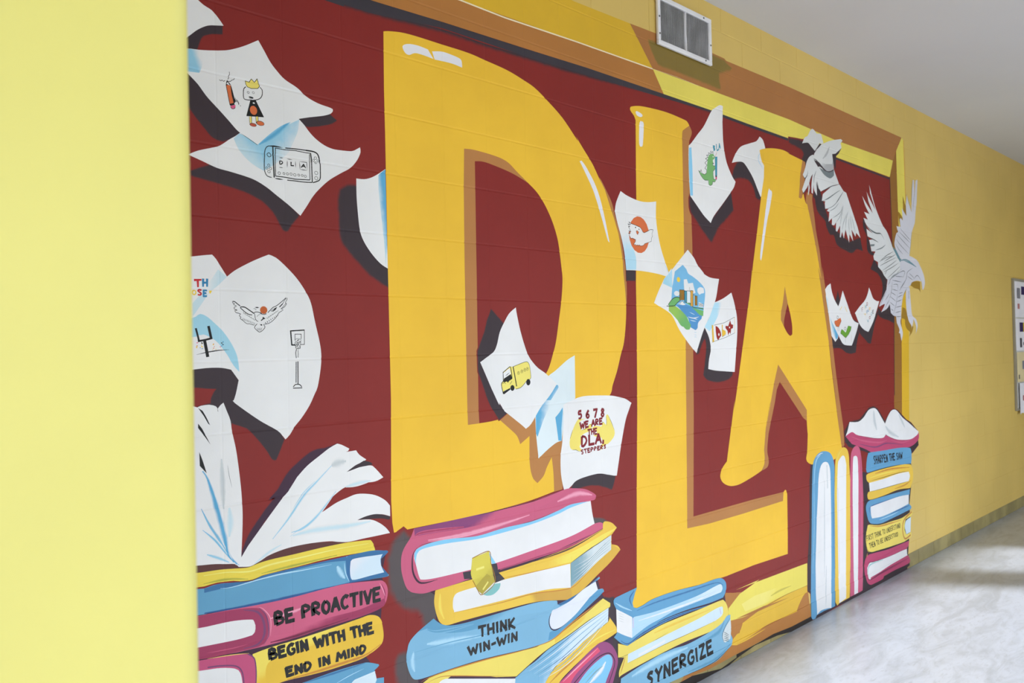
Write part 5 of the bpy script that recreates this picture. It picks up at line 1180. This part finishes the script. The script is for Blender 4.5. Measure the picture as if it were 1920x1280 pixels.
L|ink2|55|1|1|36185,26260 36004,26075 35732,25759
L|ink2|55|1|1|36630,26523 36346,26081 36280,25671
L|ink2|55|1|1|36682,25925 36915,25429
L|ink2|55|1|1|36324,27203 36667,27175 37092,26995
L|gray1|43|1|1|37737,24344 38563,24537 39424,24988 40224,25673
L|gray1|44|1|1|38180,24227 39023,24524 39608,24925
L|gray1|44|1|1|38615,23858 39277,24092 39861,24404 40175,24862
L|gray1|44|1|1|39158,23661 39748,24098 40170,24776
L|gray1|44|1|1|39712,23504 39939,24117 40269,24830
L|gray1|45|1|1|39976,23149 40201,23720 40724,24368
L|gray1|45|1|1|40466,23320 40603,23971 40931,24560
L|gray1|45|1|1|41035,23071 40976,23708 41052,24144
L|gray1|45|1|1|41351,23399 41284,23909 41211,24332
L|gray1|46|1|1|41940,23235 41673,23774 41405,24266
L|gray1|44|1|1|39667,22764 39697,23250
L|gray1|43|1|1|37317,24779 38135,25005 39268,25514 39846,25733
P|painted_shadow|brown and olive shades painted beside the swooping bird
F|olive4|||1|49453,18564! 50000,18456 50228,18172 50392,17837 50815,17600 51172,17263! 51421,17166! 51137,16776 50544,16462! 50756,16776 50145,17016 49859,17351 49821,17686 49214,17775!
P|painted_shadow|
F|olive4|||1|51006,20227! 51404,20439 52319,20553 52978,20532! 52985,19736! 52669,19948 51889,20018 51381,20120
P|painted_shadow|
F|olive4|||1|48626,23154! 48666,23725! 49039,23900! 48706,24297! 49432,24317! 49330,24594! 49024,25421! 49500,25280! 50029,24950! 50064,25435! 50084,26594! 50537,25969! 50853,26881! 50741,25312! 49384,23644! 48141,23022!
P|painted_bird|grey-white eagle swooping over the frame with raised wings
F|bird3|||1|49273,22061! 48586,22584 48320,23036 48666,23725 49039,23900! 48766,24303! 49493,24313! 49408,24840! 49538,24958! 49958,24822! 49836,25699! 50670,25207! 50604,26025! 50846,26782! 51183,26188! 51651,25602! 51728,26298! 51904,27304! 52060,28025! 52322,28050! 52328,26713! 52609,28039! 53042,28196! 52725,26411! 52428,25584 52245,24873 51676,24180 51357,23320 51034,22370! 50755,22011!
F|bird|||1|44672,21898! 45021,22238! 44369,22201! 44233,22584! 44042,22936! 44638,23020! 43793,23174! 43665,23652! 44664,23427! 43733,23880 43238,24342! 43917,24276! 43369,24753! 44209,24685! 43604,25155 43123,25786! 43825,25313 44753,24786! 44104,25524! 43767,26375! 44026,25961 45207,25060! 44408,26097! 44284,26665! 44528,26292 45219,25243 46261,24208 47028,23770 47679,23126 48112,22597 49259,21870 49542,21552! 49205,21104! 47981,20711! 46915,20428! 46802,20446! 46307,20698! 46042,20937! 45393,21220! 45392,21538! 44765,21657!
F|bird3|||1|49253,21774! 49463,22169! 50030,22351 51158,22329 52435,22117 53065,21708 53694,21141 53944,20499 53605,19958! 53404,19976! 53247,20569! 52322,20588 51403,20429 51002,20178 50228,19906! 49563,19259! 49271,18584! 49153,17774! 49008,17440 49384,16729 49098,16136! 48894,16682! 48656,16729! 48793,16966 48346,17435! 48258,17880! 47789,17935! 47335,18123! 47202,18724! 46662,18389 45686,18132! 46342,18703 45378,18498! 45562,18775 46153,19248! 46696,19726! 46915,20428! 47981,20711! 49205,21104!
F|bird3|||1|50231,19954! 50127,19373 50183,18412 50503,17645 51041,17213 50917,16912! 51379,17459! 51464,17753! 51939,17169 51793,16604! 52230,17219 51979,17710 51229,18042 51038,18915 50868,20076!
S|bird_shade|dark feather lines and blue-grey shading
B|gray1|bird|181|43733,23880 44354,23624 45214,23497 45990,23519
L|ink2|65|1|1|43733,23880 44461,23611 45214,23497 45990,23519 46531,23173
L|ink2|65|1|1|43843,23133 44747,23029 45559,22890
F|gray1|||1|44130,22644! 44944,22729! 44826,22584! 44229,22517!
L|gray1|79|1|1|45027,22328 46037,22538 46734,22820
F|tealg|||1|48006,22777! 48586,22584! 49273,22061! 49569,21937! 49253,21774! 48791,22077! 48224,22511!
L|ink2|46|1|1|45754,21651 46914,22093 48102,22455
L|ink2|47|1|1|46428,21647 47364,21937 48566,22299
L|ink2|40|1|1|45525,21546 46904,21954 48079,22125
L|ink2|40|1|1|45618,21278 46882,21629 48550,22061
L|ink2|40|1|1|46045,20983 47566,21484 48657,21879
L|ink2|40|1|1|46264,20903 47550,21250 49006,21711
L|ink2|40|1|1|46921,20521 48242,21053 49232,21487
L|ink2|40|1|1|46479,20730 46843,21048
L|ink2|40|1|1|46944,20013 47307,20260 47498,20501 49464,21309
L|ink2|41|1|1|47854,20565 49450,21117 50065,21102 49662,20650
L|ink2|41|1|1|47981,20711 49792,20752
L|ink2|41|1|1|47726,20418 49396,20351
L|ink2|41|1|1|47821,20095 48654,20130 48678,19611
L|ink2|41|1|1|47683,19786 48624,19703
L|ink2|41|1|1|47434,19567 48362,19364
L|ink2|40|1|1|47240,19282 48332,18940
L|ink2|40|1|1|47212,18864 48072,18605
L|ink2|40|1|1|47354,18403 47813,18272
L|ink2|41|1|1|48852,19522 49589,19619
L|ink2|41|1|1|48591,19230 49515,19449
L|ink2|41|1|1|48329,18893 49430,19112
L|ink2|41|1|1|48184,18513 49398,18658
L|ink2|41|1|1|48098,18136 49127,18272
L|ink2|41|1|1|48257,17857 49161,17893
L|ink2|42|1|1|50815,21093 51813,20751
L|ink2|42|1|1|50545,20837 51543,20592
L|ink2|42|1|1|49631,20218 48987,19716
L|ink2|42|1|1|50356,19959 49570,19355
L|ink2|42|1|1|50020,20475 49115,19816
L|ink2|43|1|1|51608,21477 50566,21128 50280,20631 49365,19921
L|ink2|43|1|1|51676,20647 52482,20981 53247,20569
L|ink2|40|1|1|46747,19636 46028,19061 45550,18593
L|ink2|40|1|1|47195,19466 46474,18982
L|ink2|40|1|1|47167,19048 46323,18428
L|ink2|41|1|1|47720,20325 47557,19665 47170,19094
L|ink2|41|1|1|48611,19514 48319,18751 47796,18038
B|tealg|bird3|220|49259,21870 50503,21995 52266,21612
L|tealg|98|1|1|49999,21916 51247,21798 52265,21588
B|gray1|bird3|215|47498,20501 47981,20711 49202,21057
B|gray1|bird3|197|50720,19779 50678,19196
L|ink2|41|1|1|48786,23736 49853,23347 51197,22869
L|ink2|42|1|1|49164,23959 50366,23581 51229,23310
L|ink2|41|1|1|48643,23392 49340,23020 50914,22459
L|ink2|41|1|1|48499,23050 49073,22666 49785,22382
L|ink2|42|1|1|49425,24221 50384,23824 51368,23468
L|gray1|51|1|1|52086,28019 51839,27296 51702,26295
L|gray1|51|1|1|52429,27370 52093,26340 51911,25629
L|gray1|50|1|1|50843,26733 51186,26237 51651,25602
L|gray1|50|1|1|51551,24218 51357,23320 51030,22321
"""

# ------------------------------------------------------------------ the mural, painted over the blocks
HL = [ZT - k * U for k in range(-3, 15)]
def relief(x, z):
    d = min(abs(z - h) for h in HL); dh = 0 if d >= .005 else (.0013 if d <= .001 else .0013 * (.005 - d) / .004)
    e = abs(x - round(x / U) * U); dv = 0 if e >= .004 else .0005 * (.004 - e) / .004
    return dh + dv if z > .1001 else dv - .0024
ZC = sorted([h + o for h in HL for o in (-.005, -.001, .001, .005)] + [.1, .1004])
def cut(poly, ax, val):
    lo, hi = [], []
    n = len(poly)
    for i in range(n):
        a, b = poly[i], poly[(i + 1) % n]; da, db = a[ax] - val, b[ax] - val
        if da <= 0: lo.append(a)
        if da >= 0: hi.append(a)
        if (da < 0 < db) or (db < 0 < da):
            t = da / (da - db); p = tuple(a[j] + (b[j] - a[j]) * t for j in range(3)); lo.append(p); hi.append(p)
    return lo, hi
def area(p): return abs(sum(p[i][0] * p[(i + 1) % len(p)][1] - p[(i + 1) % len(p)][0] * p[i][1] for i in range(len(p)))) / 2
def slices(poly):
    out = [poly]
    for ax in (1, 0):
        nxt = []
        for p in out:
            a, b = min(q[ax] for q in p), max(q[ax] for q in p)
            if ax == 1: lines = [v for v in ZC if a < v < b]
            else:
                lines = [k * U + o for k in range(int(math.floor(a / U)), int(math.ceil(b / U)) + 1) for o in (-.004, 0, .004)]; lines = [v for v in lines if a < v < b]
            cur = p
            for v in lines:
                lo, cur = cut(cur, ax, v)
                if len(lo) > 2 and area(lo) > 1e-11: nxt.append(lo)
                if len(cur) < 3: break
            if len(cur) > 2 and area(cur) > 1e-11: nxt.append(cur)
        out = nxt
    return out
def parse(s):
    r = []
    for t in s.split():
        c = t.endswith('!'); a, b = t.rstrip('!').split(','); r.append((int(a) / 1e4, int(b) / 1e4, c))
    return r
def spline(pts, closed, smooth=True):
    n = len(pts)
    if not smooth or n < 3: return [(p[0], p[1]) for p in pts]
    out = []; last = n if closed else n - 1
    for i in range(last):
        p1, p2 = pts[i], pts[(i + 1) % n]
        p0 = pts[i - 1] if (closed or i > 0) else p1; p3 = pts[(i + 2) % n] if (closed or i + 2 < n) else p2
        if p1[2]: p0 = p1
        if p2[2]: p3 = p2
        out.append((p1[0], p1[1]))
        if p1[2] and p2[2]: continue
        L = math.hypot(p2[0] - p1[0], p2[1] - p1[1]); m = max(2, min(6, int(L / .008)))
        for k in range(1, m):
            t = k / m; t2 = t * t; t3 = t2 * t
            out.append(tuple(.5 * (2 * p1[j] + (p2[j] - p0[j]) * t + (2 * p0[j] - 5 * p1[j] + 4 * p2[j] - p3[j]) * t2 + (3 * p1[j] - p0[j] - 3 * p2[j] + p3[j]) * t3) for j in (0, 1)))
    if not closed: out.append((pts[-1][0], pts[-1][1]))
    return out
def normals(pts, closed=False):
    n = len(pts); r = []
    for i in range(n):
        a = pts[i - 1] if (closed or i > 0) else pts[i]; b = pts[(i + 1) % n] if (closed or i + 1 < n) else pts[i]
        u = (pts[i][0] - a[0], pts[i][1] - a[1]); w = (b[0] - pts[i][0], b[1] - pts[i][1])
        lu = math.hypot(*u) or 1; lw = math.hypot(*w) or 1
        t = (u[0] / lu + w[0] / lw, u[1] / lu + w[1] / lw); lt = math.hypot(*t)
        if lt < .35: t = w if math.hypot(*w) > 0 else u; lt = math.hypot(*t) or 1
        r.append((-t[1] / lt, t[0] / lt))
    return r
def inside(x, z, l, even):
    w = 0; n = len(l); c = False
    for i in range(n):
        a, b = l[i], l[(i + 1) % n]
        if (a[1] > z) != (b[1] > z):
            if x < a[0] + (z - a[1]) / (b[1] - a[1]) * (b[0] - a[0]): w += 1 if b[1] > a[1] else -1; c = not c
    return w != 0
def tris(loops):
    vs, es = [], []
    for l in loops:
        n = len(vs); k = len(l); vs += [Vector((p[0], p[1])) for p in l]; es += [(n + i, n + (i + 1) % k) for i in range(k)]
    V, _, F, _, _, _ = delaunay_2d_cdt(vs, es, [], 0, 1e-6)
    res = []
    for f in F:
        P = [(V[i].x, V[i].y, 0.0) for i in f]
        if area(P) < 1e-10: continue
        x = sum(p[0] for p in P) / 3; z = sum(p[1] for p in P) / 3
        if inside(x, z, loops[0], 0) and not any(inside(x, z, h, 0) for h in loops[1:]): res.append(P)
    return res
def strip(pts, hw, us=(0, 0), closed=False, one=False):
    """ribbon along pts; hw per point; us = (u at centre, u at edge)"""
    nn = normals(pts, closed); n = len(pts); out = []
    for i in range(n if closed else n - 1):
        j = (i + 1) % n
        for s in ((1,) if one else (1, -1)):
            a, b = pts[i], pts[j]
            q = [(a[0], a[1], us[0]), (b[0], b[1], us[0]), (b[0] + nn[j][0] * hw[j] * s, b[1] + nn[j][1] * hw[j] * s, us[1]), (a[0] + nn[i][0] * hw[i] * s, a[1] + nn[i][1] * hw[i] * s, us[1])]
            for t in ((q[0], q[1], q[2]), (q[0], q[2], q[3])):
                if area(t) > 1e-11: out.append(list(t))
    return out
GL = dict(A='0,0 .5,1 1,0|.2,.38 .8,.38', B='.1,0 .1,1 .7,.92 .75,.65 .15,.55 .9,.42 .85,.1 .1,0', C='.95,.85 .6,1 .15,.75 .1,.3 .45,0 .95,.15', D='.1,1 .1,0 .6,.08 .92,.5 .65,.9 .1,1', E='.9,1 .1,1 .1,0 .95,.02|.1,.52 .75,.55',
 F='.9,1 .1,1 .1,0|.1,.52 .75,.55', G='.95,.85 .6,1 .15,.75 .1,.3 .45,0 .92,.12 .95,.45 .55,.45', H='.1,1 .1,0|.9,1 .9,0|.1,.5 .9,.5', I='.5,1 .5,0', K='.1,1 .1,0|.9,1 .15,.45 .95,0', L='.1,1 .1,0 .95,.02', M='0,0 .15,1 .5,.3 .85,1 1,0', N='.1,0 .12,1 .88,0 .9,1',
 O='.5,1 .12,.75 .1,.3 .5,0 .88,.25 .9,.7 .5,1', P='.1,0 .1,1 .75,.92 .85,.65 .15,.5', R='.1,0 .1,1 .75,.92 .8,.62 .15,.5 .95,0', S='.88,.88 .5,1 .15,.78 .8,.35 .6,.03 .1,.12', T='0,.97 1,1|.5,1 .5,0', U='.1,1 .12,.2 .5,0 .88,.2 .9,1', V='.02,1 .5,0 .98,1', W='0,1 .25,0 .5,.7 .75,0 1,1', Y='.05,1 .5,.5 .95,1|.5,.5 .45,0', Z='.1,1 .9,1 .1,0 .95,.02')
GL.update({'5': '.85,1 .2,.97 .15,.6 .7,.6 .85,.3 .5,0 .1,.1', '6': '.75,1 .25,.6 .12,.25 .5,0 .85,.22 .6,.48 .18,.35', '7': '.05,.95 .95,1 .45,0', '8': '.5,1 .2,.8 .5,.55 .8,.8 .5,1|.5,.55 .15,.25 .5,0 .85,.25 .5,.55', '-': '.1,.45 .9,.5', ',': '.4,.15 .3,-.15'})
WD = {'I': .32, 'M': 1.15, 'W': 1.2, ' ': .45, '-': .6, ',': .25}
def text(s, c, w):
    tot = sum(WD.get(ch, .85) + .24 for ch in s) - .24; x = 0; out = []
    TL, TR, BR, BL = [(p[0], p[1]) for p in c]
    for ch in s:
        cw = WD.get(ch, .85); jit = random.uniform(-.03, .03)
        if ch in GL:
            g = []
            for st in GL[ch].split('|'):
                pts = []
                for t in st.split():
                    gx, gz = map(float, t.split(',')); u = (x + gx * cw) / tot; v = gz + jit
                    pts.append(tuple((BL[j] * (1 - u) + BR[j] * u) * (1 - v) + (TL[j] * (1 - u) + TR[j] * u) * v for j in (0, 1)))
                if ch in 'AEFHIKLMNTVWYZ7-,':
                    for i, (a, b) in enumerate(zip(pts, pts[1:])):
                        L = math.hypot(b[0] - a[0], b[1] - a[1]) or 1; e = w * .32 / L; d = (b[0] - a[0], b[1] - a[1])
                        q = [(a[0] + d[0] * t, a[1] + d[1] * t) for t in (-e, .5, 1 + e)]; g.append(strip(q, [w * .56, w * .5, w * .42] if (i + len(st)) % 2 else [w * .46, w * .52, w * .5]))
                else:
                    sp = spline([(p[0], p[1], False) for p in pts], False); n = len(sp); g.append(strip(sp, [w / 2 * (1.12 - .3 * i / max(1, n - 1)) for i in range(n)]))
            out.append(g)
        x += cw + .24
    return out
class Film:
    def __init__(s, name): s.name = name; s.items = []
class Tracker:
    def __init__(s): s.boxes = []
    def level(s, T):
        x0 = min(p[0] for t in T for p in t); x1 = max(p[0] for t in T for p in t); z0 = min(p[1] for t in T for p in t); z1 = max(p[1] for t in T for p in t)
        l = 0
        for (a, b, c, d, k) in s.boxes:
            if k >= l and a < x1 and b > x0 and c < z1 and d > z0: l = k + 1
        s.boxes.append((x0, x1, z0, z1, l)); return l
TRK = Tracker()
def build_film(name, items, parent, label=''):
    V, F, MI, UVS, mats = [], [], [], [], []
    for (mat, T, lev, grad) in items:
        if mat not in mats: mats.append(mat)
        k = mats.index(mat)
        for t in T:
            if (t[1][0] - t[0][0]) * (t[2][1] - t[0][1]) - (t[2][0] - t[0][0]) * (t[1][1] - t[0][1]) < 0: t = t[::-1]
            for p in slices(t):
                n = len(V); F.append(tuple(range(n, n + len(p)))); MI.append(k)
                for q in p:
                    V.append((q[0], relief(q[0], q[1]) - .0004 - lev * STEP, q[1]))
                    if grad:
                        (gx, gz), (hx, hz) = grad; dx, dz = hx - gx, hz - gz; L2 = dx * dx + dz * dz
                        UVS += [((q[0] - gx) * dx + (q[1] - gz) * dz) / L2, 0.0]
                    else: UVS += [q[2], 0.0]
    o = mesh(name, V, F, mats, parent, MI, UVS)
    if label: o['label'] = label
    return o
STEP = .00003
mural = empty('mural', (2.4, 0, 0), 'hand-painted hallway mural of golden letters DLA, flying sheets and stacked books on maroon block wall', 'mural')
bpy.context.view_layer.update()
mural.location = (0, 0, 0)
recs = []; maxlev = 0
for line in DATA.strip().split('\n'):
    f = line.split('|'); c = f[0]
    if c in 'PS': recs.append([c, f[1], f[2], []]); continue
    grad = None
    if c == 'F':
        if f[3]: g = parse(f[3]); grad = (g[0][:2], g[1][:2])
        loops = [spline(parse(l), True, f[4] == '1') for l in f[5].split(';')]; T = tris(loops); mat = paint_mat(f[1], f[2])
    elif c == 'L':
        p = spline(parse(f[5]), False, f[4] == '1')
        if f[3] == '1' and len(p) < 8:
            q = []
            for a, b in zip(p, p[1:]): q += [(a[0] + (b[0] - a[0]) * k / 5, a[1] + (b[1] - a[1]) * k / 5) for k in range(5)]
            p = q + [p[-1]]
        w = int(f[2]) / 1e4 / 2; n = len(p)
        if f[4] == '0' and f[3] != '1':
            T = []; segs = []
            for a, b in zip(p, p[1:]):
                L = math.hypot(b[0] - a[0], b[1] - a[1]) or 1; e = w * .5 / L; T += strip([(a[0] - (b[0] - a[0]) * e, a[1] - (b[1] - a[1]) * e), (b[0] + (b[0] - a[0]) * e, b[1] + (b[1] - a[1]) * e)], [w, w]); segs.append(len(T))
        else: T = strip(p, [w * (max(.18, math.sin(math.pi * (i + .3) / (n - .4))) if f[3] == '1' else 1) for i in range(n)])
        mat = paint_mat(f[1])
    elif c == 'B':
        p = spline(parse(f[4]), False); w = int(f[3]) / 1e4 / 2; n = len(p); T = strip(p, [w * max(.3, math.sin(math.pi * (i + .5) / n)) for i in range(n)], (0, 1)); mat = paint_mat(f[1], f[2])
    elif c == 'E':
        p = spline(parse(f[4]), True); w = int(f[3]) / 1e4; A = sum(p[i][0] * p[(i + 1) % len(p)][1] - p[(i + 1) % len(p)][0] * p[i][1] for i in range(len(p)))
        if A > 0: p = p[::-1]
        T = strip(p, [w] * len(p), (0, 1), True, True); mat = paint_mat(f[1], f[2])
    elif c == 'T':
        mat = paint_mat(f[1])
        for g in text(f[3], parse(f[4]), int(f[2]) / 1e4):
            if recs[-1][1] == 'lettering' and recs[-1][3]: recs.append(['S', 'lettering', '', []])
            lev = TRK.level(sum(g, [])); maxlev = max(lev, maxlev)
            for i, st in enumerate(g): recs[-1][3].append((mat, st, lev + .9 * i / len(g), None))
        continue
    elif c == 'D':
        x, z, a, b = [int(v) / 1e4 for v in f[2].split(',')]; T = tris([[(x + a * math.cos(k * math.pi / 9), z + b * math.sin(k * math.pi / 9)) for k in range(18)]]); mat = paint_mat(f[1])
    elif c == 'O':
        x, z, a, b = [int(v) / 1e4 for v in f[3].split(',')]; P = [(x + a * math.cos(k * math.pi / 7), z + b * math.sin(k * math.pi / 7)) for k in range(14)]; T = strip(P, [int(f[2]) / 2e4] * 14, closed=True); mat = paint_mat(f[1])
    if not T: print('EMPTY', line[:60]); continue
    if c == 'L' and f[4] == '0' and f[3] != '1':
        lev = TRK.level(T); k = 0
        for i, e in enumerate(segs): recs[-1][3].append((mat, T[k:e], lev + .9 * i / len(segs), None)); k = e
        continue
    lev = TRK.level(T); maxlev = max(lev, maxlev); recs[-1][3].append((mat, T, lev, grad))
cur = None
for kind, name, lab, items in recs:
    if not items: print('NOITEMS', name); continue
    if kind == 'P': cur = build_film(name, items, mural, lab)
    else: build_film(name, items, cur, lab)
print('film levels', maxlev, 'verts', sum(len(o.data.vertices) for o in mural.children_recursive if o.type == 'MESH'))

# ------------------------------------------------------------------ air grille high on the wall
g_white = surface('grille_enamel', (228,228,234), .4, .04, 6); g_dark = surface('duct_dark', (120,120,122), .8, .1); g_lou = surface('louver_metal', (214,214,218), .5, .12, 14); g_scr = surface('screw', (110,110,112), .35, .05, metal=.8)
vx0, vx1, vz0, vz1 = 2.079, 2.529, 3.018, 3.252
vent = empty('air_grille', ((vx0 + vx1) / 2, -.003, vz0), 'white metal air return grille with two louvered panes high on the yellow wall', 'vent')
def G(x0, y0, z0, x1, y1, z1):
    cx = (vx0 + vx1) / 2; return (x0 - cx, y0, z0 - vz0, x1 - cx, y1, z1 - vz0)
fw = .022
bevel(boxes('frame', [G(vx0, -.014, vz0, vx1, -.0006, vz0 + fw), G(vx0, -.014, vz1 - fw, vx1, -.0006, vz1), G(vx0, -.014, vz0 + fw, vx0 + fw, -.0006, vz1 - fw), G(vx1 - fw, -.014, vz0 + fw, vx1, -.0006, vz1 - fw)], g_white, vent), .003)
boxes('backing', [G(vx0 + fw, -.0025, vz0 + fw, vx1 - fw, -.0008, vz1 - fw)], g_dark, vent)
# slightly bowed centre bar
cx = (vx0 + vx1) / 2; seg = 8; v, f = [], []
for i in range(seg + 1):
    z = (vz0 + fw - vz0) + (vz1 - vz0 - 2 * fw) * i / seg; b = .004 * math.sin(math.pi * i / seg) * (1 if i > 2 else .6)
    for (x, y) in ((-.0024, -.013), (.0024, -.013), (.0024, -.003), (-.0024, -.003)): v.append((x - b + .004, y, z))
for i in range(seg):
    for j in range(4): f.append((4 * i + j, 4 * i + (j + 1) % 4, 4 * i + 4 + (j + 1) % 4, 4 * i + 4 + j))
mesh('centre_bar', v, f, g_white, vent)
for side in (0, 1):
    a = vx0 + fw if side == 0 else cx + .009; b = cx - .004 if side == 0 else vx1 - fw; v, f = [], []; n = 26
    for i in range(n):
        x = a + (b - a) * (i + .5) / n - cx; z0, z1 = fw, vz1 - vz0 - fw; k = len(v); jit = random.uniform(-.0006, .0006)
        v += [(x - .0046 + jit, -.0105, z0), (x + .0026 + jit, -.0035, z0), (x + .0026 + jit, -.0035, z1), (x - .0046, -.0105, z1), (x - .0036 + jit, -.0108, z0), (x + .0036 + jit, -.0038, z0), (x + .0036 + jit, -.0038, z1), (x - .0036, -.0108, z1)]
        f += [(k, k + 1, k + 2, k + 3), (k + 4, k + 7, k + 6, k + 5), (k, k + 3, k + 7, k + 4), (k + 1, k + 5, k + 6, k + 2)]
    o = mesh('louver_bank', v, f, g_lou, vent); o['kind'] = 'stuff'
def disc(name, x, y, z, r, t, mat, parent):
    v = [(x + r * math.cos(a * math.pi / 6), yy, z + r * math.sin(a * math.pi / 6)) for yy in (y, y - t) for a in range(12)]
    return mesh(name, v, [tuple(range(12, 24)), *[(i, (i + 1) % 12, 12 + (i + 1) % 12, 12 + i) for i in range(12)]], mat, parent)
for (x, z) in ((vx0 + .010, vz0 + .13), (vx0 + .011, vz0 + .05), (vx1 - .012, vz0 + .10), (vx1 - .06, vz0 + .012), (vx1 - .07, vz1 - .012)): disc('screw', x - cx, -.014, z - vz0, .0045, .002, g_scr, vent)

# ------------------------------------------------------------------ notice board with posted sheets at the far right
bx0, bx1, bz0, bz1 = 7.62, 8.84, .93, 2.19
board = empty('notice_board', ((bx0 + bx1) / 2, 0, bz0), 'grey-framed notice board covered with white sheets on the far yellow wall', 'board')
bw = (bx1 - bx0) / 2; bh = bz1 - bz0
boxes('backing', [(-bw + .02, -.012, .02, bw - .02, -.0006, bh - .02)], surface('board_face', (206,204,198), .8, .05), board)
bevel(boxes('frame', [(-bw, -.022, 0, bw, -.0006, .02), (-bw, -.022, bh - .02, bw, -.0006, bh), (-bw, -.022, .02, -bw + .02, -.0006, bh - .02), (bw - .02, -.022, .02, bw, -.0006, bh - .02)], surface('board_frame', (150,146,134), .4, .04), board), .003)
pw = [surface('paper_white', (232,230,236), .8, .03, 8, 0), surface('paper_cream', (222,206,160), .8, .03, 8, 0)]
pk = {k: surface('print_' + k, c, .7, .02, 8, 0) for k, c in dict(violet=(52,38,92), yellow=(226,210,60), grey=(130,130,140), dark=(70,70,78), rose=(186,120,120)).items()}
def sheet(x0, z0, x1, z1, mat, y, label, marks, ragged=False):
    v = [(0, 0, 0)]; n = 12; w, h = x1 - x0, z1 - z0
    bot = [(w * i / n, (random.uniform(0, .05) if ragged else 0)) for i in range(n + 1)]
    cur = lambda x: -.004 * math.sin(x / w * math.pi)
    v = [(x, cur(x), z) for x, z in bot] + [(w * i / n, cur(w * i / n), h) for i in range(n + 1)]
    v += [(a, b + .0008, c) for a, b, c in v]; m = 2 * (n + 1); f = []
    for i in range(n): f += [(i, i + 1, n + 2 + i, n + 1 + i), (m + i, m + n + 1 + i, m + n + 2 + i, m + i + 1), (i, m + i, m + i + 1, i + 1), (n + 1 + i, n + 2 + i, m + n + 2 + i, m + n + 1 + i)]
    f += [(0, n + 1, m + n + 1, m), (n, m + n, m + 2 * n + 1, 2 * n + 1)]
    o = mesh('paper_sheet', v, f, mat); o.location = (x0, y, z0); o['label'] = label; o['category'] = 'paper'; o['group'] = 'sheets pinned on the far notice board'
    for (a, b, c, d, k) in marks: boxes('print', [(a, -.0052, b, c, -.0045, d)], pk[k], o)
random.seed(3)
sheet(7.66, 1.82, 8.10, 2.16, pw[0], -.0165, 'top white sheet with a grey picture on the notice board', [(.06, .18, .16, .28, 'grey'), (.20, .22, .36, .30, 'violet'), (.07, .08, .13, .13, 'rose')])
sheet(7.655, 1.50, 8.12, 1.805, pw[0], -.0165, 'white sheet with a dark violet and yellow block on the notice board', [(.12, .18, .24, .27, 'violet'), (.24, .18, .42, .27, 'yellow'), (.12, .03, .18, .12, 'dark'), (.22, .05, .40, .08, 'grey')])
sheet(7.67, 1.20, 7.95, 1.485, pw[1], -.0165, 'cream sheet in the middle of the notice board', [(.04, .03, .06, .07, 'dark'), (.16, .12, .25, .2, 'grey')])
sheet(7.965, 1.20, 8.30, 1.485, pw[0], -.0165, 'white sheet right of the cream sheet on the notice board', [(.04, .04, .12, .10, 'grey'), (.16, .12, .25, .2, 'rose')])
sheet(7.70, .88, 8.20, 1.19, pw[0], -.0265, 'torn-edged white sheet hanging below the notice board frame', [(.08, .14, .14, .19, 'rose'), (.2, .1, .42, .2, 'grey')], True)
